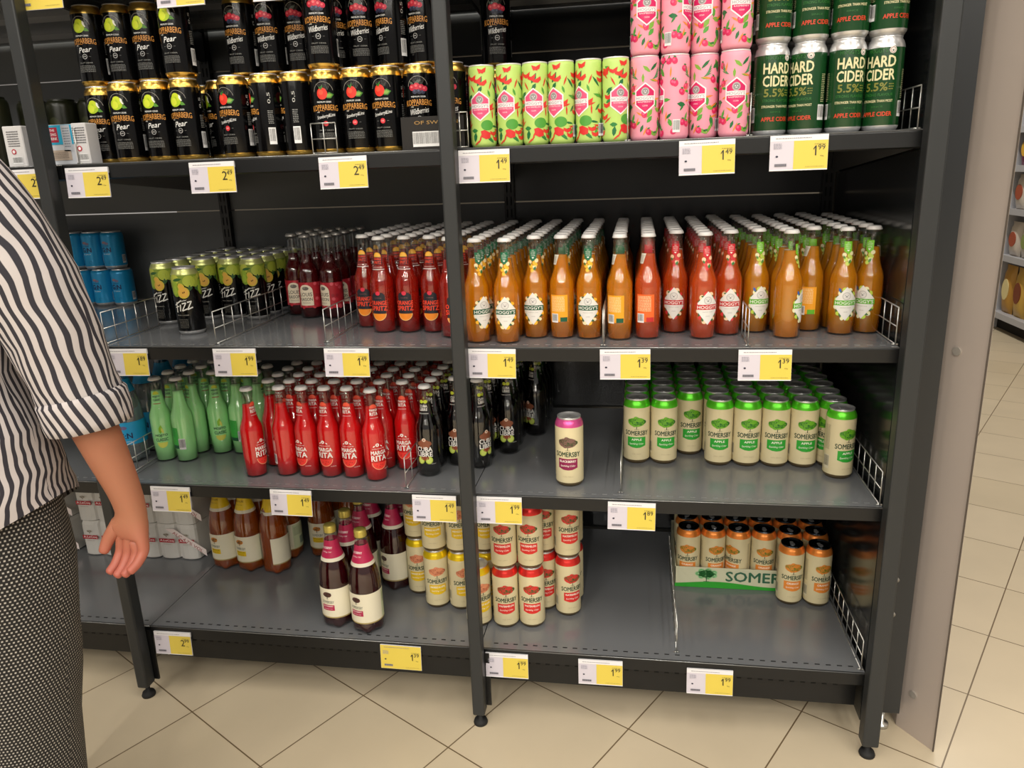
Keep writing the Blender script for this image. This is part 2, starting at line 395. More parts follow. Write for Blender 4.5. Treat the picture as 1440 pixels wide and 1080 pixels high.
def hogb(c, fr, fr2, leafc, blue=False):      # front label, bottle
    a = Art(); rr = random.Random(len(c)+int(c[1:3], 16))
    for i in range(12):
        t = 2*PI*i/12+.2; a.ell(20*math.cos(t), 69+31*math.sin(t), rr.uniform(4, 6.5), rr.uniform(4, 6.5), fr if i % 2 else fr2, 1, n=12)
        a.leaf(19*math.cos(t+.25), 69+27*math.sin(t+.25), 15, 6, t+1, leafc, 2)
    if blue: a.leaf(-14, 99, 10, 5, 2, '#2d62b8', 4)
    a.poly([(0, 106), (22, 80), (22, 62), (0, 33), (-22, 62), (-22, 80)], '#e3e0da', 4)
    a.ell(0, 86, 8.6, 8.6, '#bdbab6', 5).ell(0, 86, 6.8, 6.8, '#d8d5d0', 6).ell(0, 85, 2, 1.3, '#6a6a6a', 7, n=8).ell(-3, 88, .8, .8, '#6a6a6a', 7, n=6).ell(3, 88, .8, .8, '#6a6a6a', 7, n=6)
    a.rect(0, 71.5, 49, 11, c, 5).text("HOGGY'S", 0, 71.5, 44, 7.4, '#f0efe8', 6, bold=.02)
    a.text('PREMIUM CIDER', 0, 61, 22, 1.9, '#a09c96', 5).text('CIDER', 0, 52, 9, 2, '#a09c96', 5)
    # back label
    a.rect(86, 70, 40, 60, '#f0a224' if c != '#c22a2c' else '#e8672a', 1); a.lines(84, 80, 30, 34, 12, '#f6dcae', 2); a.bars(76, 48, 16, 20, 2)
    a.rect(97, 45, 16, 10, c, 2)
    return a
def hogn(c, fr, fr2, leafc):
    a = Art()
    a.poly([(-8, 200), (-8, 180), (0, 173), (8, 180), (8, 200)], c, 2)
    a.text('ALL', 0, 197, 5, 2, '#eeeee6', 3).text('NATURAL', 0, 193.4, 11, 2.2, '#eeeee6', 3).text('FRUIT', 0, 189.8, 10, 2.2, '#eeeee6', 3).text('CIDER', 0, 186, 10, 2.2, '#eeeee6', 3).poly([(-3, 182.5), (3, 182.5), (0, 179)], '#eeeee6', 3)
    for x, y, k in ((-7, 172, 0), (3, 170, 1), (8, 175, 0), (-4, 163, 1), (4, 161, 0), (-1, 154, 1), (6, 166, 1)):
        a.ell(x, y, 4.4, 4.6, fr if k else fr2, 1, n=12)
    a.leaf(4, 158, 10, 6, 1, leafc, 2).leaf(-7, 167, 9, 4, 2, leafc, 2)
    a.rect(36, 176, 13, 22, '#d9d6c8', 1).lines(36, 176, 9, 16, 6, '#8d8a7d', 2)
    return a
def stamp(lines_, y0, fruit, w=30, top='#e6483c'):   # block lettering of the long cocktails
    pass
def spritz():
    a = Art()
    a.poly([(-15, 92), (-10, 98), (10, 98), (15, 92), (15, 40), (-15, 40)], '#23242c', 1)
    a.ell(0, 97, 5, 5, '#d8344a', 2); a.text('COCKTAIL', 0, 86, 16, 2, '#9c6a6a', 2)
    a.text('ORANGE', 0, 74, 37, 10.5, '#f0482c', 2, bold=.03).text('SPRITZ', 0, 61, 37, 11.5, '#f0482c', 2, bold=.03)
    a.poly([(16*math.cos(PI+PI*i/12), 48+17*math.sin(PI+PI*i/12)) for i in range(13)], '#f2c27a', 2)
    a.poly([(14.6*math.cos(PI+PI*i/12), 48+15.6*math.sin(PI+PI*i/12)) for i in range(13)], '#ef8b26', 3)
    a.rect(80, 60, 30, 62, '#c93522', 1).bars(80, 50, 16, 24, 2)
    n = Art()
    n.poly([(9.5*math.cos(PI*i/10), 182+11*math.sin(PI*i/10)) for i in range(11)], '#f3a62c', 2).poly([(7.6*math.cos(PI*i/10), 182+9*math.sin(PI*i/10)) for i in range(11)], '#f7c04c', 3)
    n.rect(0, 173, 22, 17, '#22232b', 1).text('ORANGE', 0, 177.5, 20, 6.5, '#ef4a2c', 2, bold=.03).text('SPRITZ', 0, 169, 20, 7, '#ef4a2c', 2, bold=.03).text('LONG COCKTAIL', 0, 158, 26, 2.4, '#d6c3ba', 2, bold=.02)
    n.rect(0, 153, 34, 2, '#c9c3bd', 1)
    return a, n
def rita():
    a = Art(); w_ = '#eeeae4'
    a.ell(-2, 92, 3.8, 3.8, w_, 1).ell(-2, 92, 1.6, 1.6, '#d84a40', 2).leaf(-9, 89, 6, 2.4, .6, w_, 1).leaf(6, 89, 6, 2.4, 2.4, w_, 1); a.text('LONG COCKTAIL', 0, 83, 26, 2, w_, 1)
    a.text('MARGA', 0, 74, 33, 9.5, w_, 2, bold=.03).text('RITA', 0, 61, 33, 13, w_, 2, bold=.03)
    a.poly([(16*math.cos(PI+PI*i/12), 51+17*math.sin(PI+PI*i/12)) for i in range(13)], '#ee9a78', 1)
    a.poly([(14.6*math.cos(PI+PI*i/12), 51+15.4*math.sin(PI+PI*i/12)) for i in range(13)], '#e5372f', 2)
    for x, y in ((-6, 44), (0, 41), (6, 45), (2, 46)): a.ell(x, y, .9, 1.2, '#7a1512', 3, n=6)
    a.text('COCKTAIL', 16, 34, 12, 1.6, w_, 1)
    a.rect(82, 66, 20, 60, '#c8504a', 1).lines(82, 80, 16, 26, 11, '#edd0cc', 2).bars(83, 46, 16, 26, 2)
    n = Art()
    n.poly([(9*math.cos(PI*i/10), 184+9.5*math.sin(PI*i/10)) for i in range(11)], '#ee5a40', 1)
    n.text('MARGA', 0, 179, 20, 6, w_, 2, bold=.03).text('RITA', 0, 170, 20, 8.5, w_, 2, bold=.03).text('LONG COCKTAIL', 0, 160, 21, 2, w_, 2)
    return a, n
def cuba():
    a = Art(); w_ = '#eeeae4'
    for x, y, rx, ry in ((-9, 84, 7, 6), (8, 85, 8, 6), (0, 90, 9, 5), (0, 80, 12, 7)): a.ell(x, y, rx, ry, '#8a5138', 1)
    a.ell(0, 94, 4, 4, '#e6cdb8', 2).ell(0, 94, 1.8, 1.8, '#a66a4a', 3)
    a.text('CUBA', 0, 72, 34, 11, w_, 3, bold=.03).text('LIBRE', 0, 60, 34, 11, w_, 3, bold=.03)
    a.ell(0, 51, 9, 5, '#8a3f2a', 2).ell(-9, 46, 8, 9, '#a9bd42', 1).ell(9, 46, 8, 9, '#a9bd42', 1).ell(-9, 46, 6, 7, '#c9d76a', 2).ell(9, 46, 6, 7, '#c9d76a', 2)
    a.text('COCKTAIL', 18, 37, 11, 1.6, w_, 1); a.lines(-42, 66, 12, 60, 18, '#8d8d8a')
    n = Art()
    n.ell(-5, 190, 5, 4.4, '#c5cf3a', 1).ell(5, 190, 5, 4.4, '#c5cf3a', 1).leaf(1, 199, 8, 5, 1.3, '#8f7434', 1)
    n.text('CUBA', 0, 179, 19, 6.5, w_, 2, bold=.03).text('LIBRE', 0, 171, 19, 7, w_, 2, bold=.03).text('LONG COCKTAIL', 0, 161, 25, 2.2, w_, 2, bold=.02)
    return a, n
def mojito():
    a = Art(); g = '#1f4f34'
    a.leaf(0, 92, 24, 10, 1.4, '#8fc832', 1).leaf(4, 88, 18, 6, 1.8, '#d8e06a', 2)
    a.text('MOJITO', 0, 74, 31, 8.5, g, 2, bold=.03).text('CLASSIC', 0, 63, 31, 8.5, g, 2, bold=.02)
    a.poly([(13*math.cos(PI+PI*i/12), 55+15*math.sin(PI+PI*i/12)) for i in range(13)], '#d9dc62', 2)
    a.rect(82, 68, 34, 58, '#43b84a', 1).lines(82, 84, 26, 26, 9, '#3aa248', 2).rect(82, 44, 32, 9, '#1e5c3c', 2)
    a.bars(-72, 52, 17, 30, 2)
    n = Art(); n.poly([(8*math.cos(PI*i/10), 184+9*math.sin(PI*i/10)) for i in range(11)], '#c9d63e', 1)
    n.text('MOJITO', 0, 178, 18, 6, g, 2, bold=.03).text('CLASSIC', 0, 170, 18, 6, g, 2, bold=.02).rect(0, 160, 18, 1.6, '#b5452e', 2)
    return a, n
def raison():
    a = Art(); rr = random.Random(2)
    a.rect(0, 64, 184, 68, '#a8222c', 0)
    for i in range(60): a.ell(rr.uniform(-90, 90), rr.choice((rr.uniform(88, 98), rr.uniform(30, 38), rr.uniform(30, 98))), 5, 4.6, rr.choice(('#b92b38', '#c73a45', '#94202a', '#cf5560')), 1, n=10)
    for x0 in (0, 92):
        a.poly([(x0-19, 36)]+[(x0+19*math.cos(t), 74+18*math.sin(t)) for t in [PI-PI*i/14 for i in range(15)]]+[(x0+19, 36)], '#e2d5bc', 3)
        a.ell(x0, 82, 9, 5, '#6d655c', 4).ell(x0-4, 84, 4, 3, '#8b8378', 5).text('LOUIS', x0, 66, 33, 10, '#2a2522', 4, bold=.01).text('RAISON', x0, 53, 33, 9, '#2a2522', 4, bold=.01).lines(x0, 43, 22, 4, 2, '#8b7d6c', 4)
    return a
def gin():
    a = Art(); d = '#14204e'
    for x in (0, 100):
        a.ell(x-4, 82, 8, 4, '#8a6f78', 1).ell(x+4, 79, 7, 4, '#6c6c8c', 1).text('LONG DRINK', x, 72, 22, 2.6, d, 2, bold=.01)
        a.text('G:N', x, 60, 32, 15, d, 2, bold=.04).text('PINK GRAPEFRUIT', x, 47, 24, 3, '#d8ecf2', 2, bold=.01).arc(x+8, 22, 5, .8, 0, 5, '#0f5f94', 1)
    a.bars(52, 30, 14, 26, 2)
    return a
def fizz():
    a = Art(); rr = random.Random(4)
    a.rect(0, 139, 206, 22, '#7f9436', 0)
    for x0 in (-69, 0, 69):
        for px, py, q, c in ((-26, 132, 14, '#9aa83a'), (26, 134, 15, '#a8b440'), (-10, 140, 13, '#b9c04a')): a.ell(x0+px, py, q, q*.95, c, 1)
        a.leaf(x0-24, 116, 24, 12, 2.2, '#2d5228', 1).leaf(x0+27, 118, 22, 11, .9, '#2d5228', 1).leaf(x0-2, 139, 26, 8, .15, '#33602c', 3)
        a.ell(x0-9, 112, 13, 15, '#7c9c28', 2, .15).ell(x0-11, 127, 8.5, 10, '#93ae34', 2).ell(x0-12, 113, 8, 11, '#9db83a', 3)
        a.ell(x0+10, 107, 14, 14.5, '#c8b63c', 4).ell(x0+6, 121, 8, 10, '#c8b63c', 4, .4).ell(x0+10, 107, 11.5, 12, '#d9a848', 5).ell(x0+6.5, 120, 6, 8, '#d9a848', 5, .4)
        a.ell(x0+12, 108, 1.3, 2.3, '#4a2414', 6, -.3, n=8).ell(x0+8.5, 107, 1.2, 2.2, '#4a2414', 6, .3, n=8)
    w_ = '#dedcd4'
    a.line(-19, 76, 1, 88, 3, w_, 3).line(-12, 84, -14, 58, 3.2, w_, 3).line(-18, 70, -6, 74, 2.4, w_, 3)
    a.line(-2, 78, -4, 61, 3, w_, 3)
    for x, y in ((2, 0), (15, 3)): a.line(x, 80+y, x+10, 82+y, 3, w_, 3).line(x+10, 82+y, x-1, 62+y, 2.6, w_, 3).line(x-1, 62+y, x+12, 67+y, 3, w_, 3)
    a.text('cider', 8, 88, 14, 4.2, w_, 3, shear=.4, rot=.15, bold=.01).text('PEAR CIDER', 0, 51, 32, 2.6, '#a8a49a', 3); a.lines(0, 30, 24, 24, 7, '#5e5b54')
    return a
def petart(c, dark, txt):
    a = Art(); a.rect(0, 75, 200, 84, '#e6dfc6', 0).rect(0, 34.5, 200, 3.4, '#a8955c', 1)
    tree_logo(a, -10, 100, 26, 17, c if c != '#e6c21c' else '#d58a35', '#33261f', n=20)
    a.text('SOMERSBY', -10, 79, 34, 7.5, '#23402c', 2); a.rect(-10, 63, 34, 16, dark, 2).text(txt, -10, 67, 28, 4, '#f6e8e4' if dark != '#e6c21c' else '#8a6a10', 3, bold=.02).text('Sparkling Cider', -10, 59.5, 24, 3.6, '#f6e8e4' if dark != '#e6c21c' else '#8a6a10', 3, shear=.3)
    a.rect(84, 75, 46, 76, '#c7cfa8', 1).lines(80, 92, 30, 28, 8, '#7d8668', 2).rect(92, 58, 18, 24, '#7f8f7c', 2)
    n = Art(); n.rect(0, 216, 150, 50, dark, 0).rect(0, 192, 172, 9, '#ded6c2', 1)
    n.text(txt, -6, 222, 30, 6, '#f3e2e2' if dark != '#e6c21c' else '#8a6a10', 2, bold=.02, arch=1).text('Sparkling Cider', -6, 212, 26, 4.2, '#f3e2e2' if dark != '#e6c21c' else '#8a6a10', 2, shear=.3)
    return a, n

BLK = mat('can_black', '#050506', .16, spec=.4)
TAN = mat('can_tan', '#dccfa6', .36)
TBASE = mat('can_base_brown', '#7b6a4c', .35, .6)
WHT = mat('cap_white', '#e8e6e4', .35)
def liquid(n, c, tr, rough=.06): return mat('liquid_'+n, c, rough, 0, tr, 1.34)
AMBER = liquid('amber', '#ffae1c', .68); ROSE = liquid('rose_amber', '#f46c2a', .62); PALE = liquid('pale_amber', '#f6aa24', .62)
REDL = liquid('red', '#e8161a', .25); GRNL = liquid('green', '#b0f8a6', 0); SPR = liquid('orange_red', '#d62c1a', .65)
WINE = liquid('wine', '#5c0c10', .5); COLA = liquid('cola', '#070405', 0); PETO = liquid('orange', '#c8641e', .6); PETD = liquid('berry', '#3c060c', .4)

P = {}
P['pear'] = can_proto('cider_can', .168, .033, BLK, GOLD, GOLD, GOLD, kopp('pear', 'Pear'), .017)
P['straw'] = can_proto('cider_can', .168, .033, BLK, GOLD, GOLD, GOLD, kopp('straw', 'Straw', '#d0303a'), .017)
P['wild'] = can_proto('cider_can', .168, .033, BLK, GOLD, GOLD, GOLD, kopp('wild', 'Wild'), .017)
DG = mat('can_dark_green', '#12401d', .25, coat=.4)
P['hard'] = can_proto('cider_can', .168, .033, DG, SILVER, SILVER, SILVER, hard(), .019)
PINK = mat('can_pink', '#ef9db0', .38); LG = mat('can_light_green', '#b9d873', .38); RIMW = mat('can_white_rim', '#dedcd8', .35, .3)
P['pink'] = can_proto('cider_can', .158, .0285, PINK, PINK, RIMW, PINK, tropic(0, True), .010, True)
P['green'] = can_proto('cider_can', .158, .0265, LG, LG, RIMW, LG, tropic(0, False), .010, True)
BL = mat('can_blue', '#1c8fc4', .3, .2)
P['gin'] = can_proto('long_drink_can', .115, .033, BL, BL, SILVER, SILVER, gin(), .014)
FTOP = mat('can_fizz_top', '#c9cf84', .3, .55)
P['fizz'] = can_proto('cider_can', .168, .033, BLK, FTOP, SILVER, SILVER, fizz(), .020)
def som(k, main, dark, word, tw, top, t2='#3b3020', lid=None):
    P[k] = can_proto('cider_can', .168, .033, TAN, mat('can_top_'+k, top, .28, .45), lid or SILVER, TBASE, somersby(main, dark, word, tw, tree2=t2), .020)
som('apple', '#6fb12c', '#2fa335', 'APPLE', 18, '#5fd22a', '#1f6a26')
som('black', '#7b5a52', '#8a1d4c', 'BLACKBERRY', 28, '#e25a9c', '#3f4a2a')
som('melon', '#d23a32', '#d8322c', 'WATERMELON', 28, '#e2352e', '#2f5a2a')
som('mango', '#e0926a', '#e8bf1c', 'MANGO & LIME', 28, '#f0ce1c', '#b8674a')
som('orange', '#e08a35', '#e58a35', 'ORANGE', 22, '#ea8c3c', '#6c7a28', mat('can_lid_dark', '#5a6068', .2, 1))

P['hy'] = bottle_proto('cider_bottle', AMBER, hogb('#14553a', '#f0b428', '#f1dfae', '#24583a'), hogn('#1a6a45', '#f0b428', '#f1dfae', '#2c6a3a'), WHT)
P['hr'] = bottle_proto('cider_bottle', ROSE, hogb('#c22a2c', '#cf3236', '#eccfa6', '#2f5f34'), hogn('#cf2430', '#d23a3c', '#f0c9a4', '#2c7a3a'), WHT)
P['hg'] = bottle_proto('cider_bottle', PALE, hogb('#5fae2a', '#b9cf4a', '#e6e2b4', '#3f6a35', True), hogn('#76c22c', '#c3d65a', '#e9e4b6', '#4f8a35'), WHT)
a, n = spritz(); a.p = [([(x*1.12, y) if abs(x) < 40 else (x, y) for x, y in V], F, c, l) for V, F, c, l in a.p]; P['spritz'] = bottle_proto('cocktail_bottle', SPR, a, n, WHT, level=178)
a, n = rita(); a.p = [([(x*1.18, 64+(y-64)*1.1) if abs(x) < 40 else (x, y) for x, y in V], F, c, l) for V, F, c, l in a.p]; P['rita'] = bottle_proto('cocktail_bottle', REDL, a, n, WHT, level=186)
a, n = cuba(); a.p = [([(x*1.15, 64+(y-64)*1.1) if abs(x) < 30 else (x, y) for x, y in V], F, c, l) for V, F, c, l in a.p]; P['cuba'] = bottle_proto('cocktail_bottle', COLA, a, n, WHT, level=184)
a, n = mojito(); P['mojito'] = bottle_proto('cocktail_bottle', GRNL, a, n, WHT, level=192)
P['raison'] = bottle_proto('cider_bottle', WINE, raison(), None, mat('cap_silver', '#c9c7c4', .3, .7), R=stout_R, H=224, level=170)
CAPG = mat('cap_gold', '#cdbb5e', .35, .5)
a, n = petart('#e6c21c', '#e6c21c', 'MANGO & LIME'); P['pety'] = pet_proto('cider_pet_bottle', PETO, a, n, CAPG)
a, n = petart('#5a3a35', '#b0204c', 'BLACKBERRY'); P['petb'] = pet_proto('cider_pet_bottle', PETD, a, n, CAPG, 236)
def ginpet():
    a = Art(); a.rect(0, 84, 200, 62, '#1c9ad0', 0)
    for x in (0, 80, -80): a.text('G:N', x, 78, 34, 16, '#14204e', 2, bold=.04).ell(x-3, 100, 9, 5, '#6c5f8c', 1).text('LONG DRINK', x, 62, 26, 3, '#d8ecf2', 2)
    return a
n = Art(); n.rect(0, 210, 130, 34, '#1c8fc4', 0)
P['ginpet'] = pet_proto('long_drink_pet_bottle', liquid('water', '#c3ccd0', .8), ginpet(), n, mat('cap_blue', '#1f8fc0', .4), 205)

USED = set()
def put(kind, x, y, z, rot, label, cat, group, name=None):
    if kind in USED: o = copy_tree(P[kind])
    else: o = P[kind]; USED.add(kind)
    o.location = (x, y, z); o.rotation_euler = (0, 0, math.radians(rot))
    o['label'] = label; o['category'] = cat; o['group'] = group
    return o
ORD = ['front', 'second', 'third', 'fourth', 'fifth', 'sixth', 'seventh', 'eighth', 'ninth', 'tenth', 'eleventh', 'twelfth']
def rowname(k): return 'front row' if k == 0 else ORD[k]+' row back'
def grid(kind, cols, z, what, cat, group, where, pitch=.062, ymax=.635, nmax=20, jit=.001, rots=None, spread=40, drift=None):
    """cols: (x, y_front[, rotation]) per column, each running back in depth"""
    for c, col in enumerate(cols):
        x, y0 = col[0], col[1]; k = 0
        while y0+k*pitch < ymax and k < nmax:
            rot = col[2] if (k == 0 and len(col) > 2) else random.uniform(-spread, spread)
            dx = (drift[c] if drift else 0)*k
            put(kind, x+dx+random.uniform(-jit, jit), y0+k*pitch, z, rot,
                f'{what}, {"leftmost column" if c == 0 else ORD[c]+" column from left"}, {rowname(k)}', cat, group)
            k += 1

Z0, Z1, Z2, Z3, Z4 = 1.752, 1.3766, .9607, .6104, .1991
BACKY = .68
# ------------------------------------------------------------------ setting
def floor_mat():
    m = bpy.data.materials.new('floor_tiles'); m.use_nodes = True; N = m.node_tree.nodes; L = m.node_tree.links; b = N['Principled BSDF']
    tc = N.new('ShaderNodeTexCoord'); mp = N.new('ShaderNodeMapping'); mp.vector_type = 'TEXTURE'
    mp.inputs['Location'].default_value = (-.765, -.073, 0); mp.inputs['Rotation'].default_value = (0, 0, math.radians(-30.2))
    L.new(tc.outputs['Object'], mp.inputs['Vector'])
    br = N.new('ShaderNodeTexBrick'); br.offset = 0; br.inputs['Scale'].default_value = 1
    br.inputs['Brick Width'].default_value = .3125; br.inputs['Row Height'].default_value = .3125; br.inputs['Mortar Size'].default_value = .0018; br.inputs['Mortar Smooth'].default_value = .1
    br.inputs['Color1'].default_value = lin('#c6b79c'); br.inputs['Color2'].default_value = lin('#ccbda3'); br.inputs['Mortar'].default_value = lin('#6e5c44')
    L.new(mp.outputs[0], br.inputs['Vector'])
    n = N.new('ShaderNodeTexNoise'); n.inputs['Scale'].default_value = 4; n.inputs['Detail'].default_value = 8; L.new(tc.outputs['Object'], n.inputs['Vector'])
    mx = N.new('ShaderNodeMix'); mx.data_type = 'RGBA'; mx.blend_type = 'MULTIPLY'; mx.inputs[0].default_value = 1
    mr = N.new('ShaderNodeMapRange'); mr.inputs[3].default_value = .88; mr.inputs[4].default_value = 1.08; L.new(n.outputs['Fac'], mr.inputs[0])
    L.new(br.outputs['Color'], mx.inputs[6]); L.new(mr.outputs[0], mx.inputs[7]); L.new(mx.outputs[2], b.inputs['Base Color'])
    b.inputs['Roughness'].default_value = .34
    return m
bm = bmesh.new(); box(bm, -7, 7, -9, 10, -.05, 0); tag(mesh_obj('floor', bm, floor_mat()), kind='structure')
bm = bmesh.new(); box(bm, -7, 7, -9, 10, 3.3, 3.35); tag(mesh_obj('ceiling', bm, mat('ceiling_paint', '#b0aca4', .9)), kind='structure')
bm = bmesh.new(); box(bm, -7, 7, 10, 10.1, 0, 3.3); tag(mesh_obj('wall_back', bm, mat('wall_paint', '#a39c90', .9)), kind='structure')
# brushed metal clad wall end beside the shelving
bm = bmesh.new(); prism(bm, [(1.001, .086), (1.056, .006), (1.062, .010), (1.155, .76), (1.001, .76)], 0, 3.3)
clad = mesh_obj('wall_right', bm, mat('brushed_cladding', '#b5a9a0', .40, .25, noise=(14, .08))); tag(clad, kind='structure')
d = Vector((.055, -.080, 0)).normalized(); nrm = Vector((-.080, -.055, 0)).normalized()
for z, q in ((.11, .035), (.94, .035)):
    bm = bmesh.new(); c = Vector((1.001, .086, z))+d*q; rod(bm, c-nrm*.001, c+nrm*.003, .009, 14); mesh_obj('bolt', bm, mat('bolt_grey', '#aaa49c', .35, .4), clad)
bm = bmesh.new(); box(bm, 0, 0.004, 0, .004, 0, 0.01); bm.free()
bm = bmesh.new(); prism(bm, [(1.0545, .0015), (1.0585, .003), (1.0605, .010), (1.0562, .006)], 0, 3.3); tag(mesh_obj('trim_1', bm, mat('dark_trim', '#4a423a', .6)), kind='structure')

# ------------------------------------------------------------------ gondola shelving
XL, XM, XR = -.898, -.004, .893
def post(x, z1=2.35, label='', w=.030):
    t = empty('shelf_post', (x, -.024, 0)); t['label'] = label; t['category'] = 'post'; t['group'] = 'uprights along the front of the shelving'
    bm = bmesh.new(); box(bm, -w/2, w/2, -.020, .016, .035, z1)
    o = mesh_obj('upright', bm, POST, t); b = o.modifiers.new('b', 'BEVEL'); b.width = .004; b.segments = 2
    bm = bmesh.new(); lathe(bm, [(.017, 0), (.018, .004), (.015, .012), (.006, .014), (.006, .036)], 20); mesh_obj('levelling_foot', bm, mat('rubber', '#1a1a1a', .7), t, True)
    bm = bmesh.new(); prism(bm, [(-.012, .0165), (.026, .0165), (.026, .022), (-.012, .022)], .04, .19); mesh_obj('bracket', bm, LIP, t)
    return t
post(-.921, label='dark grey upright post at the left end of the bay, behind the person')
post(-.006, label='dark grey upright post in the middle of the shelving')
post(.905, label='dark grey upright post at the right end of the shelving', w=.036)
def shelf(x0, x1, z, name, slots='dark', depth=BACKY-.015, seam=True):
    t = empty('shelf', ((x0+x1)/2, 0, z)); w = (x1-x0)/2-.0012; t['label'] = name; t['category'] = 'shelf'; t['group'] = 'grey metal shelf boards'
    bm = bmesh.new(); box(bm, -w, w, .0015, depth, -.004, 0); mesh_obj('board', bm, SHELF, t)
    bm = bmesh.new()
    P_ = [(0, .0006), (.003, .0006), (.003, -.028), (.012, -.031), (.012, -.034), (-.001, -.031), (-.001, -.004)]
    a = [bm.verts.new((-w, y, zz)) for y, zz in P_]; b = [bm.verts.new((w, y, zz)) for y, zz in P_]; n = len(P_)
    for i in range(n): bm.faces.new((a[i], b[i], b[(i+1) % n], a[(i+1) % n]))
    bm.faces.new(a); bm.faces.new(b[::-1]); mesh_obj('front_lip', bm, LIP, t)
    bm = bmesh.new(); rod(bm, (-w, -.0004, -.0004), (w, -.0004, -.0004), .0013, 8); mesh_obj('front_edge', bm, mat('edge_metal', '#8d8f90', .25, .6), t, True)
    bm = bmesh.new(); k = -w+.03
    while k < w-.03:
        box(bm, k, k+.011, .022, .0255, -.0005, .0003); k += .0245
    mesh_obj('slot_row', bm, DARK if slots == 'dark' else mat('slot_light', '#86888a', .3, .3), t)
    bm = bmesh.new()
    for yy in (.10, .32, .54): box(bm, -w+.01, w-.01, yy, yy+.03, -.018, -.004)
    mesh_obj('stiffener', bm, SHELF, t)
    for s, q in ((-1, 'b'), (1, 'b')):         # folded triangular bracket under each end
        bm = bmesh.new(); X = s*(w-.002); v = [bm.verts.new((X+dx, y, zz)) for dx in (0, -s*.002) for y, zz in ((.012, -.006), (depth, -.006), (depth, -.085), (.012, -.032))]
        bm.faces.new(v[:4]); bm.faces.new(v[4:][::-1])
        for i in range(4): bm.faces.new((v[i], v[(i+1) % 4], v[4+(i+1) % 4], v[4+i]))
        mesh_obj('side_bracket', bm, mat('bracket_paint', '#5b5c5e', .35, .2), t)
    return t
names = {Z0: 'top', Z1: 'upper', Z2: 'eye level', Z3: 'lower', Z4: 'bottom'}
for z in (Z0, Z1, Z2, Z3, Z4):
    sl = 'dark' if z == Z4 else 'light'
    shelf(-2.70, XL, z, f'grey metal {names[z]} shelf board left of the left post behind the person', sl)
    shelf(XL, XM, z, f'grey metal {names[z]} shelf board between the left and middle posts', sl)
    shelf(XM, XR, z, f'grey metal {names[z]} shelf board between the middle and right posts', sl)
for x0, x1, w_ in ((-2.7, XL, 'left'), (XL, XM, 'middle'), (XM, XR, 'right')):
    t = empty('kick_panel', ((x0+x1)/2, .05, .075)); tag(t, f'black slotted kick panel under the bottom shelf of the {w_} bay', 'panel', 'kick panels under the bottom shelves')
    hw = (x1-x0)/2-.003
    bm = bmesh.new(); box(bm, -hw, hw, 0, .012, 0, .108); mesh_obj('panel', bm, LIP, t)
    bm = bmesh.new(); k = -hw+.03
    while k < hw-.03: box(bm, k, k+.011, -.0006, .001, .052, .0555); k += .0245
    mesh_obj('slot_row', bm, DARK, t)
# back panels, uprights, end panel
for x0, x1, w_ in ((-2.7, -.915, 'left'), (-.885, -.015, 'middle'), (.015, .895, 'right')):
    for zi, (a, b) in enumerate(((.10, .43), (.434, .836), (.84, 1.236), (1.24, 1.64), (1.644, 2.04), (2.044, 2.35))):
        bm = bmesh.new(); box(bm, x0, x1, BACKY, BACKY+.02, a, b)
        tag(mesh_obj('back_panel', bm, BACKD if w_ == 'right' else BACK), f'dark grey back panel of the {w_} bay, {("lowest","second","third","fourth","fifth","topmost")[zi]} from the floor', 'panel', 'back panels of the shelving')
for x, w_ in ((-.90, 'left'), (0, 'middle'), (.882, 'right')):
    t = empty('slotted_upright', (x, BACKY-.006, .05)); tag(t, f'black slotted back upright behind the {w_} front post', 'upright', 'slotted back uprights')
    bm = bmesh.new(); box(bm, -.014, .014, -.012, .03, 0, 2.3); mesh_obj('channel', bm, LIP, t)
    bm = bmesh.new()
    for i in range(56): box(bm, -.008, -.004, -.0125, -.010, .1+i*.036, .124+i*.036); box(bm, .004, .008, -.0125, -.010, .1+i*.036, .124+i*.036)
    mesh_obj('slot_row', bm, DARK, t)
t = empty('end_panel', (.93, .03, .03)); tag(t, 'glossy black end panel closing the right side of the shelving', 'panel')
bm = bmesh.new(); box(bm, -.031, -.022, .0, .66, .02, 2.32); mesh_obj('inner_sheet', bm, SIDE, t)
bm = bmesh.new(); box(bm, .006, .062, .02, .66, .03, 2.32); mesh_obj('outer_frame', bm, mat('outer_frame', '#26282a', .3), t)
for z in (.385, .297):
    bm = bmesh.new(); rod(bm, (.022, .021, z), (.022, .015, z), .0055, 12); mesh_obj('bolt', bm, WIRE, t, True)
bm = bmesh.new(); lathe(bm, [(.016, -.03), (.016, -.02), (.006, -.018), (.006, .03)], 16); bmesh.ops.translate(bm, verts=bm.verts, vec=(.035, .05, 0)); mesh_obj('levelling_foot', bm, WIRE, t, True)

# wire dividers
def divider(x, y, z, label, L=.48, H=.078, ang=0, step=.042):
    t = empty('wire_divider', (x, y, z), ang); tag(t, label, 'divider', 'galvanised wire shelf dividers')
    bm = bmesh.new(); rod(bm, (0, 0, 0), (0, L, 0), .0013); r0 = mesh_obj('rail', bm, WIRE, t, True); r0.location.z = .003
    for h in (H*.5, H): c = r0.copy(); C.objects.link(c); c.location.z = h
    bm = bmesh.new(); n = max(1, int(L/step)); rod(bm, (0, 0, .0015), (0, 0, H), .0013); u0 = mesh_obj('upright_wire', bm, WIRE, t, True)
    for i in range(1, n+1): c = u0.copy(); C.objects.link(c); c.location.y = L*i/n
    bm = bmesh.new(); rod(bm, (-.006, .003, .0022), (.006, .003, .0022), .002); mesh_obj('clip', bm, WIRE, t, True)
D = divider
D(-.889, .02, Z2, 'wire divider on the eye level shelf left of the black pear cans', .3)
D(-.601, .02, Z2, 'wire divider on the eye level shelf right of the black pear cans', .44)
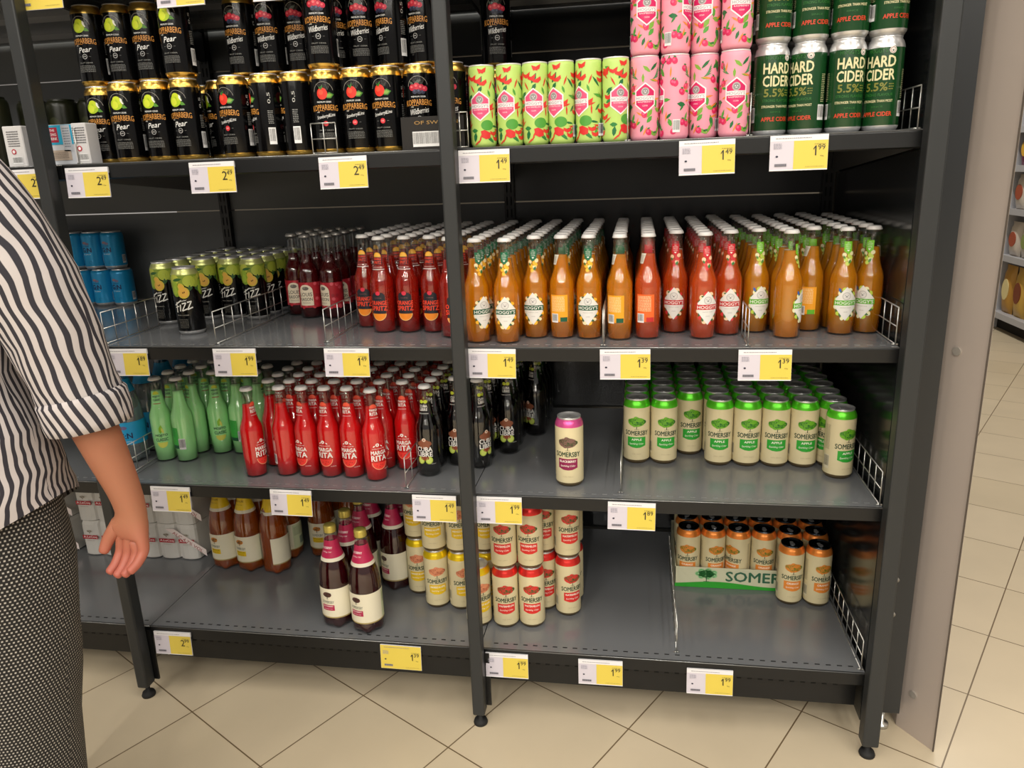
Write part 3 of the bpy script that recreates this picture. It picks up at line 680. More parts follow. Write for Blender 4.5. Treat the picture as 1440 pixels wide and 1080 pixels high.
D(-.338, .04, Z2, 'wire divider on the eye level shelf between dark red and orange red bottles', .3)
D(.300, .008, Z2, 'wire divider on the eye level shelf between yellow and red fruit bottles')
D(.5985, .008, Z2, 'wire divider on the eye level shelf between red and green fruit bottles', .10)
D(.888, .02, Z2, 'wire divider on the eye level shelf at its right end by the end panel')
D(-.912, .04, Z3, 'wire divider on the lower shelf left of the green bottles', .3)
D(-.1665, .02, Z3, 'short wire divider on the lower shelf between red and black bottles', .16)
D(.338, .03, Z3, 'wire divider on the lower shelf left of the green topped cans')
D(.887, .01, Z3, 'wire divider on the lower shelf at its right end by the end panel')
D(.472, .03, Z4, 'wire divider on the bottom shelf left of the cardboard tray')
D(.884, .01, Z4, 'wire divider on the bottom shelf at its right end by the end panel')
D(-.862, .008, Z1, 'wire divider on the upper shelf by the blue boxed pack', .45)
D(-.306, .0032, Z1, 'short wire grid on the upper shelf in front of the strawberry cans', .054, .062, -PI/2, .026)
D(-.004, .0032, Z1, 'short wire grid on the upper shelf beside the middle post', .033, .07, -PI/2, .016)
D(.3495, .005, Z1, 'wire divider on the upper shelf between green and pink cans', .45)
D(.5815, .004, Z1, 'wire divider on the upper shelf between pink and dark green cans', .40)
D(.884, .01, Z1, 'wire divider on the upper shelf at its right end by the end panel', .45)

# ------------------------------------------------------------------ price tags
def price_tag(x, z, big, sup, label, yellow=False, w=105, h=64, tilt=0):
    a = Art(); LIL = '#cfc9d3'; YEL = '#dcc552'
    a.rect(0, 0, w, h, YEL if yellow else LIL, 1)
    if not yellow: a.rect(0, h/2-5, w, 10, '#e6e4e6', 2).rect(w*.205, -5, w*.59, h-10, YEL, 3).rect(0, -h/2+.8, w, 1.8, '#ecebec', 4)
    a.lines(-w*.1, h/2-5, w*.62, 3, 1, '#8d8a90', 5); a.lines(-w*.37, h/2-19, 15, 11, 4, '#9a97a4', 5)
    a.ell(-w*.38, -6, 2.4, 1.8, '#222238', 5).rect(-w*.31, -h/2+10, 22, 5, '#8a8790', 5)
    for i in range(8): a.rect(-w*.31-10+i*2.7, -h/2+10, 1.1, 4.4, '#4a4850', 6)
    a.text(big, w*.28, 3, 6.5 if big == '1' else 11, 18, '#2a2a20', 6).text(sup, w*.39, 9, 13, 9.5, '#33332a', 6)
    a.text('€/kg', w*.40, -7, 6, 3, '#4a4a3a', 6).lines(w*.36, h/2-17, 20, 2.4, 1, '#8a8040', 6).lines(w*.28, -h/2+6, 34, 2, 1, '#a09548', 6)
    t = empty('price_tag', (x, -.0075, z)); t.rotation_euler = (math.radians(-4), math.radians(tilt), 0)
    tag(t, label, 'price tag', 'price tags clipped to the shelf fronts')
    a.build('printed_card', None, t)
    bm = bmesh.new(); box(bm, -w/2000-.0004, w/2000+.0004, .0001, .0014, -h/2000-.0006, h/2000+.0006); mesh_obj('backing_card', bm, mat('card_white', '#dedce0', .5), t)
    bm = bmesh.new(); box(bm, -w/2000, w/2000, .0016, .0046, h/2000-.012, h/2000); mesh_obj('clip', bm, mat('clip_plastic', '#c9c9c9', .3), t)
T = price_tag
W2 = {'-': 'white and yellow price tag reading '}['-']
for x, z, b, s, l, y in (
    (-.872, 1.723, '3', '49', 'yellow price tag at the top left corner of the picture', True),
    (-.553, 1.708, '2', '49', 'white price tag on the top shelf above the pear cans', False),
    (-.342, 1.706, '2', '49', 'white price tag on the top shelf above the wildberry cans', False),
    (-1.002, 1.338, '2', '49', W2+'2.49 left of the left post, by the shoulder', False),
    (-.838, 1.337, '2', '49', W2+'2.49 under pear cans next to left post', False),
    (-.537, 1.338, '2', '49', W2+'2.49 under the upper shelf, left of strawberry cans', False),
    (-.240, 1.338, '2', '49', W2+'2.49 under the strawberry cans by the middle post', False),
    (.0615, 1.340, '1', '49', W2+'1.49 under the green slim cans', False),
    (.502, 1.341, '1', '49', W2+'1.49 under the pink slim cans', False),
    (.672, 1.343, '1', '99', W2+'1.99 under the dark green cans', False),
    (-.819, .924, '1', '89', W2+'1.89 beside the striped sleeve', False),
    (-.545, .925, '1', '99', W2+'1.99 under the black pear cans', False),
    (-.273, .926, '1', '49', W2+'1.49 under the orange red bottles', False),
    (.0595, .9255, '1', '49', W2+'1.49 on the eye level shelf by middle post', False),
    (.347, .925, '1', '39', W2+'1.39 under the amber bottles with red labels', False),
    (.632, .925, '1', '39', W2+'1.39 under the bottles with green labels', False),
    (-.768, .573, '1', '49', W2+'1.49 under the green bottles beside the hand', False),
    (-.450, .575, '1', '49', W2+'1.49 under the red bottles', False),
    (-.093, .574, '1', '49', W2+'1.49 under the black bottles by the middle post', False),
    (.0615, .5755, '1', '99', W2+'1.99 on the lower shelf beside the middle post', False),
    (.363, .573, '1', '89', W2+'1.89 under the green topped cans', False),
    (-.834, .156, '2', '99', W2+'2.99 at the left end of the bottom shelf', False),
    (-.207, .161, '1', '39', 'all yellow price tag reading 1.39 under the bottom shelf', True),
    (.0635, .159, '1', '99', W2+'1.99 under the watermelon cans by the middle post', False),
    (.292, .158, '1', '99', W2+'1.99 under the empty part of the bottom shelf', False),
    (.548, .153, '1', '99', W2+'1.99 under the cardboard tray of orange cans', False)):
    T(x, z, b, s, l, y, tilt=random.uniform(-.6, .6))

# ------------------------------------------------------------------ goods: upper shelf
gk = 'black cans with gold lids on the upper shelf'
FRONT = [('pear', -.748, .040, 8), ('pear', -.672, .042, 5), ('pear', -.602, .040, -4), ('straw', -.489, .040, -10), ('straw', -.417, .042, -55), ('straw', -.3505, .046, -75), ('straw', -.279, .040, 10), ('straw', -.2125, .040, 5), ('straw', -.146, .038, -5)]
SECOND = [('pear', -.845, .095, 5), ('pear', -.779, .107, 0), ('pear', -.711, .107, 0), ('pear', -.642, .110, 0), ('pear', -.5555, .107, -45), ('straw', -.489, .107, 0), ('straw', -.4205, .109, 30), ('straw', -.354, .113, 0), ('straw', -.279, .107, -30), ('straw', -.2125, .107, 10), ('straw', -.146, .105, 40)]
for i, (k, x, y, r) in enumerate(FRONT):
    put(k, x, y, Z1, r, f'black and gold {"pear" if k == "pear" else "strawberry"} can, lower tier, {ORD[i] if i else "first"} from left in front row', 'can', gk)
for i, (k, x, y, r) in enumerate(SECOND):
    for j in range(3):
        put(k, x, y+.0672*j, Z1, r if j == 0 else random.uniform(-40, 40), f'black and gold {"pear" if k == "pear" else "strawberry"} can, lower tier, {ORD[i] if i else "first"} from left, {rowname(j+1)}', 'can', gk)
for i, (x, y, r) in enumerate(((-.845, .095, 5), (-.779, .107, 5), (-.711, .107, 3), (-.602, .040, 0))):
    put('pear', x, y, Z1+.1682, r, f'black and gold pear cider can in the upper tier, {ORD[i] if i else "first"} from left', 'can', gk)
for i, (x, y, r) in enumerate(((-.489, .107, -5), (-.4205, .109, 0), (-.354, .113, 0), (-.279, .040, 12), (-.2125, .107, 8), (-.146, .105, -30), (-.080, .118, -20), (.060, .20, 15), (-.279, .107, 30), (-.2125, .1742, 20))):
    put('wild', x, y, Z1+(.1682 if i != 6 else .1698), r, f'black and gold wild berry can in the upper tier, {ORD[i] if i else "first"} of its row', 'can', gk)
# tray of berry cans by the middle post
t = empty('cardboard_tray', (-.0465, .012, Z1)); tag(t, 'black cardboard tray with gold lettering and barcode beside the middle post', 'tray')
bm = bmesh.new(); box(bm, -.067, .068, 0, .002, .0005, .066); box(bm, -.067, -.0665, 0, .20, .0005, .066); box(bm, .0665, .068, 0, .20, .0005, .066); box(bm, -.067, .068, .198, .20, .0005, .066); box(bm, -.067, .068, 0, .2, .0005, .0015)
mesh_obj('carton', bm, mat('black_card', '#17130f', .6), t)
a = Art(); a.text('OF SWEDEN', 8, 54, 92, 7, '#a9854a', 2, bold=.01); a.bars(-2, 22, 82, 30, 2); o = a.build('print', None, t); o.location = (.0, -.0006, 0)
for i, (x, y) in enumerate(((-.0795, .050), (-.0125, .050), (-.080, .118), (-.0125, .118))):
    put('wild', x, y, Z1+.0016, (10, 0, 20, -20)[i], f'black and gold wild berry cider can standing in the black tray, {("front left", "front right", "rear left", "rear right")[i]}', 'can', gk)
put('wild', .0600, .200, Z1, 10, 'black and gold berry cider can right of the middle post, behind the green cans', 'can', gk)
put('wild', .060, .267, Z1, 10, 'black and gold berry cider can right of the middle post, rearmost', 'can', gk)
gg = 'light green slim cans'
for i, (x, y, r) in enumerate(((.062, .035, -2), (.1175, .037, -14), (.174, .035, -2), (.228, .036, -30), (.2815, .036, -42), (.3185+.001, .082, 22))):
    if i == 5: x, y = .3215, .052-.02
    if i == 4: x = .2665+.0015
    if i == 3: x = .2135
    if i == 2: x = .160+.001
    if i == 1: x = .108
    if i == 0: x = .052
    x += .004
    put('green', x, y if i else .034, Z1, r, f'light green slim can with watermelon slices, {ORD[i] if i else "first"} from the middle post', 'can', gg)
gp = 'pink slim cans'
PK = [(.388, .045, 2), (.4465, .045, 100), (.5045, .047, -35)]
for i, (x, y, r) in enumerate(PK+[(.549, .012+.03, 0)]):
    if i == 3: x, y = .5535, .0345
    if i == 2: x, y = .4965+.001, .062
    if i == 1: x = .440
    if i == 0: x = .382
    for tz, tn in ((0, 'lower'), (.1585, 'upper')):
        for j in range(3):
            rr = (r if tz == 0 else (5, 60, -20, 8)[i]) if j == 0 else random.uniform(-90, 90)
            put('pink', x, y+.0585*j+(.001 if tz else 0), Z1+tz, rr, f'pink slim can with raspberries, {tn} tier, {ORD[i] if i else "first"} from left, {rowname(j)}', 'can', gp)
gh = 'dark green hard cider cans'
for i, (x, y, r) in enumerate(((.625, .065, 12), (.693, .062, -40), (.760, .060, 4), (.827, .060, -28))):
    for tz, tn in ((0, 'lower'), (.1682, 'upper')):
        for j in range(3):
            rr = (r if tz == 0 else (12, 5, -10, 14)[i]) if j == 0 else random.uniform(-60, 60)
            put('hard', x, y+.067*j-(.012 if i > 1 else 0), Z1+tz, rr, f'dark green can, {tn} tier, {ORD[i] if i else "first"} from pink cans, {rowname(j)}', 'can', gh)
# boxed long drink pack and bottles beside the left post
def boxpack(x, y, w, dpt, h, art, mcol, label, name='drink_carton', z=Z1, ang=0):
    t = empty(name, (x, y, z), ang); tag(t, label, 'carton')
    bm = bmesh.new(); box(bm, -w/2, w/2, 0, dpt, .0005, h); o = mesh_obj('carton', bm, mat('card_'+mcol.strip('#'), mcol, .5), t); b = o.modifiers.new('b', 'BEVEL'); b.width = .002
    o = art.build('print', None, t); o.location = (0, -.0004, 0)
    return t
a = Art(); a.rect(0, 66, 91, 42, '#2aa3c8', 1).rect(-14, 66, 26, 32, '#a81f3c', 2).text('THE', -14, 76, 13, 5, '#f0e8e8', 3, bold=.02).text('LONG', -14, 67, 19, 6, '#f0e8e8', 3, bold=.02).text('DRINK', -14, 58, 21, 6, '#f0e8e8', 3, bold=.02).rect(20, 58, 22, 56, '#b9bdc4', 2).lines(20, 60, 16, 44, 8, '#7a7f8a', 3).rect(-10, 22, 70, 22, '#b9a898', 2).lines(-10, 22, 56, 14, 4, '#857a70', 3)
t_ = boxpack(-.925+.0, .03, .092, .13, .088, a, '#c9ccd2', 'blue and white boxed drink pack beside the left post on the upper shelf')
t_.location.x = -.9185
a = Art(); a.lines(0, 62, 30, 36, 7, '#5d5d60').ell(-4, 34, 6, 6, '#b3283c', 2).ell(-4, 34, 3.5, 3.5, '#e6e4e4', 3).bars(2, 15, 26, 16)
t2 = boxpack(-.853, .012, .036, .040, .088, a, '#cfcdce', 'narrow white carton with barcode left of the pear cans')
t3 = boxpack(-1.035, .03, .05, .12, .09, a, '#d2d0d0', 'narrow white carton with barcode left of the left post')
DBR = mat('dark_glass', '#1b160c', .08, 0, .3, 1.5)
OLV = mat('can_olive', '#1b1d10', .3)
a = Art()
for x0 in (0, 104): a.ell(x0, 100, 14, 16, '#2c301a', 1).lines(x0, 60, 36, 30, 6, '#3a3d22', 1)
P['dark'] = can_proto('long_drink_can', .158, .036, OLV, OLV, OLV, OLV, a, .016)
for i, (x, y) in enumerate(((-1.11, .07), (-1.19, .07), (-1.11, .20), (-1.03, .20), (-.955, .215), (-1.19, .145), (-1.03, .275), (-.955, .29))):
    put('dark', x, y, Z1, 0, f'dark olive can at left end of upper shelf, {ORD[i] if i else "first"} of them', 'can', 'dark olive cans at the left end of the upper shelf')

# ------------------------------------------------------------------ goods: eye level shelf
for i, x in enumerate((-1.50, -1.433, -1.366, -1.299, -1.232)):
    for tz, tn in ((0, 'lower'), (.1152, 'upper')):
        put('gin', x-(.012 if tz else 0), .585, Z2+tz, (-8, -35, 0, -6, -4)[i] if tz == 0 else -5, f'blue long drink can in the {tn} tier, {ORD[i] if i else "first"} from left', 'can', 'blue long drink cans stacked at the left back')
put('fizz', -.742, .155, Z2, 0, 'black can with pear picture standing forward alone near the front', 'can', 'black pear cans on the eye level shelf')
grid('fizz', [(-.885, .285, -12), (-.808, .352, 6), (-.735, .365, -10), (-.662, .348, 2)], Z2, 'black can with yellow pear picture', 'can', 'black pear cans on the eye level shelf', 'in its block', pitch=.067, spread=25)
grid('raison', [(-.5675, .405, 8), (-.508, .362, 0), (-.442, .355, -30)], Z2, 'dark red cider bottle with cream label', 'bottle', 'dark red cider bottles', 'of the block', pitch=.062, spread=30, ymax=.64)
grid('spritz', [(-.302, .235, 0), (-.238, .172, -6), (-.176, .172, -2), (-.114, .172, 0), (-.053, .115, 25)], Z2, 'orange red cocktail bottle with orange slice', 'bottle', 'orange red cocktail bottles', 'of the block', pitch=.062, spread=25)
grid('hy', [(.018, .060, 42), (.0865, .056, 2), (.1445, .108, -4), (.2035, .106, 178), (.2645, .100, -2), (.332, .090, 168)], Z2, 'amber cider bottle with yellow fruit label', 'bottle', 'amber bottles with yellow fruit labels', 'from middle post', pitch=.0612)
grid('hr', [(.394, .100, 175), (.4555, .162, -8), (.5130, .100, 16), (.5705, .138, 2)], Z2, 'amber cider bottle with red fruit label', 'bottle', 'amber bottles with red fruit labels', 'of the block', pitch=.0612, spread=30, drift=[0, 0, 0, 0], jit=.0003)
grid('hg', [(.632, .165, 14), (.690, .105, 62), (.7495, .180, 165), (.809, .140, 4), (.8665, .155, -38)], Z2, 'amber cider bottle with green fruit label', 'bottle', 'amber bottles with green fruit labels', 'of the block', pitch=.0612, spread=60, drift=[0, 0, 0, 0, 0], jit=.0003)

# ------------------------------------------------------------------ goods: lower shelf
put('ginpet', -.975, .16, Z3, 20, 'clear plastic bottle with blue label beside the left post', 'bottle', 'blue labelled plastic bottles')
for i, (x, y) in enumerate(((-1.065, .16), (-.975, .25), (-1.065, .25), (-.975, .34), (-1.065, .34), (-.97, .43), (-.885, .50), (-.80, .50))):
    put('ginpet', x, y, Z3, random.uniform(-30, 30), f'clear plastic bottle with blue label behind the green bottles, {ORD[i] if i else "nearest"} of them', 'bottle', 'blue labelled plastic bottles')
grid('mojito', [(-.884, .168, 25), (-.822, .168, 160), (-.755, .232, 30), (-.6945, .236, 170)], Z3, 'cloudy green cocktail bottle', 'bottle', 'green cocktail bottles', 'of the block', pitch=.062, ymax=.42, spread=40)
put('mojito', -.633, .238, Z3, 95, 'cloudy green cocktail bottle with barcode beside the red bottles', 'bottle', 'green cocktail bottles')
put('mojito', -.630, .300, Z3, 20, 'cloudy green cocktail bottle behind the rightmost green one', 'bottle', 'green cocktail bottles')
gr = 'red cocktail bottles'
put('rita', -.578, .082, Z3, 75, 'bright red cocktail bottle at the left front of the red ones', 'bottle', gr)
for i, (x, r) in enumerate(((-.499, 150), (-.440, -20), (-.381, -6), (-.3225, 0))):
    put('rita', x, .095, Z3, r, f'bright red cocktail bottle in the front row, {("second", "third", "fourth", "fifth")[i]} from left', 'bottle', gr)
put('rita', -.2585, .080, Z3, 38, 'bright red cocktail bottle standing forward at the right front of the red ones', 'bottle', gr)
grid('rita', [(-.557, .156, -70), (-.498, .156, 0), (-.439, .156, 10), (-.3795, .156, 0), (-.320, .156, 5), (-.2605, .156, 0), (-.201, .156, 0)], Z3, 'bright red cocktail bottle', 'bottle', gr, 'behind the front row', pitch=.061, spread=25, drift=[-.001]*7)
grid('cuba', [(-.1345, .120, -4), (-.078, .195, 0), (-.018, .180, 50), (.038, .283, 0), (.0925, .43, -40)], Z3, 'black cola cocktail bottle with lime picture', 'bottle', 'black cola cocktail bottles', 'of the block', pitch=.061, spread=20)
put('black', .217, .090, Z3, -2, 'beige can with pink top standing alone on the lower shelf', 'can', 'beige cans on the lower shelf')
ga = 'beige cans with green tops'
grid('apple', [(.373, .247, 0), (.4395, .247, 10), (.506, .314, 10), (.573, .245, -2), (.6395, .245, 6), (.706, .245, 0), (.7725, .245, 4), (.839, .252, -60)], Z3, 'beige apple cider can with green top', 'can', ga, 'of the block', pitch=.0668, spread=30, jit=.0003)
put('apple', .8405, .182, Z3, 22, 'beige apple cider can with green top standing forward at the right', 'can', ga)

# ------------------------------------------------------------------ goods: bottom shelf
def multipack(x, y, z, label):
    t = empty('can_multipack', (x, y, z)); tag(t, label, 'multipack', 'white shrink wrapped can packs')
    bm = bmesh.new(); nx, ny, r, h = 6, 4, .0325, .1165
    # scalloped outline following the cans inside
    pts = []
    for i in range(nx):
        for k in range(7): q = PI+PI*k/6; pts.append((-.195+i*.066+.0315*math.cos(q), .0325+.0125*math.sin(q)+(-.020)))
    pts += [(.1985, .26), (-.2285+.0, .26)]
    f0 = [bm.verts.new((a, b, .003)) for a, b in pts]; f1 = [bm.verts.new((a, b, h*.90)) for a, b in pts]; f2 = [bm.verts.new((a*.985, b*.98+.004, h)) for a, b in pts]
    n = len(pts)
    for A, B in ((f0, f1), (f1, f2)):
        for i in range(n): bm.faces.new((A[i], A[(i+1) % n], B[(i+1) % n], B[i]))
    bm.faces.new(f0[::-1]); bm.faces.new(f2); mesh_obj('wrapped_cans', bm, mat('shrink_white', '#cfccc6', .3), t)
    a = Art()
    for i in range(nx):
        cx = -195+i*66
        tree_logo(a, cx, 84, 20, 9, '#b3ab9c', '#7f766a', n=9)
        a.rect(cx, 64, 52, 13, '#a81e2a', 3).text('A.LeCoq', cx, 64, 46, 9, '#f0e8e6', 4, bold=.02).text('PREMIUM', cx, 52, 26, 3, '#a39b90', 3)
        a.arc(cx, 8, 30, .7, 3.6, 5.8, '#a9a49c', 1, ry=5)
    a.poly([(70, 104), (98, 106), (198, 40), (198, 18)], '#e6d8d4', 6)
    a.text('ALC 4,7% VOL', 140, 63, 110, 12, '#9c4a46', 7, bold=.01, rot=-.58)
    o = a.build('print', None, t); o.location = (0, -.0012, 0)
for z, n_ in ((Z4+.0005, 'lower'), (Z4+.1175, 'upper')):
    multipack(-1.128, .345, z, f'white wrapped can pack with red logos, {n_} of the stack beside left post')
    multipack(-1.128-.44, .345, z, f'white wrapped can pack with red logos, {n_} of the stack behind trousers')
gy = 'amber plastic bottles with yellow labels'
for i, (x, y, r) in enumerate(((-.857, .335, -2), (-.773, .328, 0), (-.688, .322, 150), (-.585, .432, 14), (-.857, .42, 0), (-.773, .414, 20), (-.688, .41, -40), (-.50, .47, 0), (-.59, .52, 30), (-.77, .50, 0))):
    put('pety', x, y, Z4+.0005, r, f'amber plastic cider bottle with yellow neck label, {("leftmost at the front", "second from left at the front", "third from left turned to its back label", "fourth standing further back", "behind the leftmost", "behind the second", "behind the third", "hidden behind the pink necked bottles", "last in the right column", "last in the second column")[i]}', 'bottle', gy)
for i, (x, y, r) in enumerate(((-.398, .078, 2), (-.310, .060, -4), (-.392, .165, 10), (-.298, .270, -20), (-.385, .250, 0), (-.298, .355, 0), (-.385, .335, 0))):
    put('petb', x, y, Z4+.0005, r, f'dark red plastic cider bottle with pink neck label, {("front left of the pair", "front right of the pair", "behind the front left one", "standing apart near the yellow cans", "third in the left column", "behind the one near the yellow cans", "last in the left column")[i]}', 'bottle', 'dark red plastic bottles with pink labels')
def stack(kind, pts, z, what, cat, group, tiers=2):
    for i, (x, y, r) in enumerate(pts):
        for k in range(tiers):
            put(kind, x, y, z+k*.1682, r+(-8 if k else 0), f'{what} in the {"upper" if k else "lower"} tier, {ORD[i] if i else "first"} from left', cat, group)
gm = 'beige cans with yellow tops'
stack('mango', [(-.225, .255, 8), (-.158, .192, 18), (-.090, .190, 30), (-.158, .262, 0), (-.088, .260, 0), (-.022, .200, 30), (-.020, .268, 10)], Z4, 'beige mango cider can with yellow top', 'can', gm)
put('mango', -.028, .118, Z4, 35, 'beige mango cider can with yellow top half hidden by the middle post', 'can', gm)
stack('melon', [(.0435, .120, 12), (.1105, .128, 8), (.134, .212, 14), (.1985, .190, 26), (.045, .19, 0), (.2005, .26, -170), (.05, .262, 0)], Z4, 'beige watermelon cider can with red top', 'can', 'beige cans with red tops')
# printed cardboard tray with orange cans
t = empty('cardboard_tray', (.684, .338, Z4)); tag(t, 'cream cardboard tray with green wavy base and tree print holding orange topped cans', 'tray')
bm = bmesh.new(); w_ = .203
box(bm, -w_, w_, 0, .002, .0004, .062); box(bm, -w_, -w_+.002, 0, .27, .0004, .070); box(bm, w_-.002, w_, 0, .27, .0004, .070); box(bm, -w_, w_, .268, .27, .0004, .070); box(bm, -w_, w_, 0, .27, .0004, .0012)
mesh_obj('carton', bm, mat('cream_card', '#c8c6a8', .6), t)
a = Art()
top = [(-203+406*i/40, 15+5*math.sin(-.9+i*.22)) for i in range(41)]
a.poly([(-203, 0.6)]+[(203, 0.6)]+top[::-1], '#2f9a2c', 1)
for i in range(14):
    rr = random.Random(i); t0 = 2*PI*i/14; x_, y_ = -118+22*math.cos(t0)*(1 if i % 2 else .55), 43+11*math.sin(t0)*(1 if i % 2 else .5)
    a.ell(x_, y_, 9, 7, '#8fc48a', 2, n=12).arc(x_, y_, 6, 1, 0, 5.2, '#2f7d3c', 3, ry=5, n=12).arc(x_, y_, 3.4, .9, 1, 6, '#2f7d3c', 3, n=10)
a.line(-118, 32, -118, 20, 2.2, '#1f4a2c', 3).line(-126, 20, -110, 20, 1.2, '#1f4a2c', 3)
a.text('SOMERSBY', 44, 38, 222, 31, '#2f5f45', 3, bold=.035)
o = a.build('print', None, t); o.location = (0, -.0005, 0)
go = 'beige cans with orange tops'
for c in range(6):
    for k in range(3):
        put('orange', .5175+c*.0668, .376+k*.0668, Z4+.0014, (-6, 14, -40, 0, 20, 0)[c] if k == 0 else random.uniform(-30, 30), f'orange topped can in cardboard tray, {ORD[c] if c else "first"} column from left, {rowname(k)}', 'can', go)
put('orange', .777, .302, Z4, 4, 'beige orange cider can with orange top standing before the tray, left one', 'can', go)
put('orange', .8455, .300, Z4, 16, 'beige orange cider can with orange top standing before the tray, right one', 'can', go)

# ------------------------------------------------------------------ distant snack shelves
t = empty('snack_shelving', (3.10, 4.80, 0)); tag(t, 'pale metal shelving unit with snack bags far behind on the right', 'shelving')
SM = mat('pale_shelf', '#b4b4b8', .4)
bm = bmesh.new(); box(bm, .42, .45, -2.0, 0, 0, 2.1); mesh_obj('back_sheet', bm, mat('dark_back', '#1a1614', .8), t)
bm = bmesh.new(); box(bm, .0, .45, -.005, .02, 0, 2.1); mesh_obj('end_sheet', bm, SM, t)
bm = bmesh.new(); box(bm, .05, .42, -2.0, 0, 0, .09); mesh_obj('plinth', bm, mat('dark_back', '#1a1614'), t)
SZ = (.135, .565, .905, 1.21, 1.48)
for z in SZ:
    bm = bmesh.new(); box(bm, -.02, .42, -2.0, 0, z-.02, z); box(bm, -.03, -.02, -2.0, 0, z-.035, z+.01); mesh_obj('shelf_board', bm, SM, t)
def bag(x, y, z, h, w_, c1, c2, label):
    t = empty('snack_bag', (x, y, z)); tag(t, label, 'bag', 'snack bags on the distant shelving')
    bm = bmesh.new(); n = 7; G = {}
    for s in (-1, 1):
        for i in range(n):
            for j in range(n):
                u, v = i/(n-1)*2-1, j/(n-1)*2-1; b = (1-u**4)*(1-v**4)
                G[s, i, j] = bm.verts.new((s*(.002+.035*b), u*w_/2*(1-.08*(1-v*v)), h/2+v*h/2))
        for i in range(n-1):
            for j in range(n-1):
                q = [G[s, i, j], G[s, i+1, j], G[s, i+1, j+1], G[s, i, j+1]]; bm.faces.new(q if s > 0 else q[::-1])
    mesh_obj('pouch', bm, mat('bag_'+c1.strip('#'), c1, .3), t, True)
    bm = bmesh.new(); V = [bm.verts.new((-.0385, .3*w_*math.cos(2*PI*i/16), h*.5+.22*h*math.sin(2*PI*i/16))) for i in range(16)]; V2 = [bm.verts.new((-.033, v.co.y, v.co.z)) for v in V]
    bm.faces.new(V); [bm.faces.new((V[i], V[(i+1) % 16], V2[(i+1) % 16], V2[i])) for i in range(16)]
    mesh_obj('printed_patch', bm, mat('bag_'+c2.strip('#'), c2, .4), t)
cols = [('#b98a3a', '#e3d49a'), ('#c9a24a', '#7a3a20'), ('#cfc4b6', '#a8553c'), ('#c8bdb0', '#8c9a5a'), ('#7a1f4a', '#e0b040')]
for si, z in enumerate(SZ[:4]):
    for j in range(9):
        c1, c2 = (cols[(j % 2)] if si == 0 else cols[2+(j % 2)] if si < 3 else cols[4])
        bag(3.15, 4.66-j*.19, z, .25 if si else .36, .17, c1, c2, f'{"yellow" if si == 0 else "pale" if si < 3 else "purple"} snack bag on the {("lowest", "second", "third", "fourth")[si]} distant shelf, {ORD[j] if j else "first"} from its far end')

# ------------------------------------------------------------------ person at the left edge
def skin_body():
    V = []; E = []; R = []
    def v(p, r, par=None, r2=None):
        V.append(p); R.append((r, r2 or r)); i = len(V)-1
        if par is not None: E.append((par, i))
        return i
    pel = v((-.770, -.600, .930), .120, None, .10)
    sp1 = v((-.772, -.605, 1.05), .110, pel, .09); sp2 = v((-.775, -.600, 1.20), .125, sp1, .095); ch = v((-.775, -.600, 1.32), .12, sp2, .085)
    nk = v((-.776, -.600, 1.425), .052, ch); n2 = v((-.776, -.590, 1.475), .050, nk); hd = v((-.776, -.575, 1.545), .078, n2, .085); h2 = v((-.776, -.575, 1.62), .080, hd, .09); v((-.776, -.58, 1.675), .05, h2)
    for s in (1, -1):
        X = lambda x: -.775+s*(x+.775)
        sh = v((X(-.625), -.600, 1.315), .045, ch); ma = v((X(-.555), -.595, 1.20), .045, sh); el = v((X(-.503), -.585, 1.060), .040, ma)
        f1 = v((X(-.484), -.570, .995), .039, el); f2 = v((X(-.470), -.558, .915), .034, f1); f3 = v((X(-.458), -.550, .85), .0275, f2); wr = v((X(-.455), -.547, .818), .025, f3, .026)
        w2 = v((X(-.456), -.547, .802), .024, wr, .027); pm = v((X(-.457), -.550, .782), .023, w2, .031)
        # four fingers, curled towards the back
        for k, (dx, dy, l) in enumerate(((-.021, .002, .92), (-.007, .0, 1.0), (.008, -.001, .95), (.021, -.003, .80))):
            m = v((X(-.457+dx*.95), -.552+dy, .764), .0130, pm); a = v((X(-.459+dx*1.10), -.557+dy, .764-.028*l), .0092, m)
            b = v((X(-.464+dx*1.05), -.570+dy, .764-.047*l), .0086, a); v((X(-.470+dx*1.0), -.586+dy, .764-.058*l), .0078, b)
        th = v((X(-.481), -.555, .786), .0140, pm); tb = v((X(-.497), -.562, .762), .0112, th); v((X(-.504), -.571, .740), .009, tb)
        hp = v((X(-.690), -.600, .88), .095, pel); kn = v((X(-.685)-.01, -.605, .50), .058, hp); an = v((X(-.72)-.01, -.610, .09), .038, kn); v((X(-.72)-.01, -.49, .035), .032, an)
    me = bpy.data.meshes.new('body'); me.from_pydata(V, E, []); ob = bpy.data.objects.new('body', me); C.objects.link(ob)
    sm = ob.modifiers.new('s', 'SKIN'); sm.use_smooth_shade = True
    for i, d_ in enumerate(me.skin_vertices[0].data): d_.radius = R[i]; d_.use_root = (i == 0)
    ob.modifiers.new('u', 'SUBSURF').levels = 2
    bpy.context.view_layer.update()
    m2 = bpy.data.meshes.new_from_object(ob.evaluated_get(bpy.context.evaluated_depsgraph_get()))
    bpy.data.objects.remove(ob); m2.name = 'body'
    return m2
PER = empty('person', (-.775, -.60, 0)); tag(PER, 'person seen from behind in striped shirt and dark dotted trousers, right arm hanging', 'person')
def perlink(me, name, mats, smooth=True):
    for m in mats: me.materials.append(m)
    for p in me.polygons: p.use_smooth = smooth
    for v_ in me.vertices: v_.co -= Vector((-.775, -.60, 0))
    return link(bpy.data.objects.new(name, me), PER)
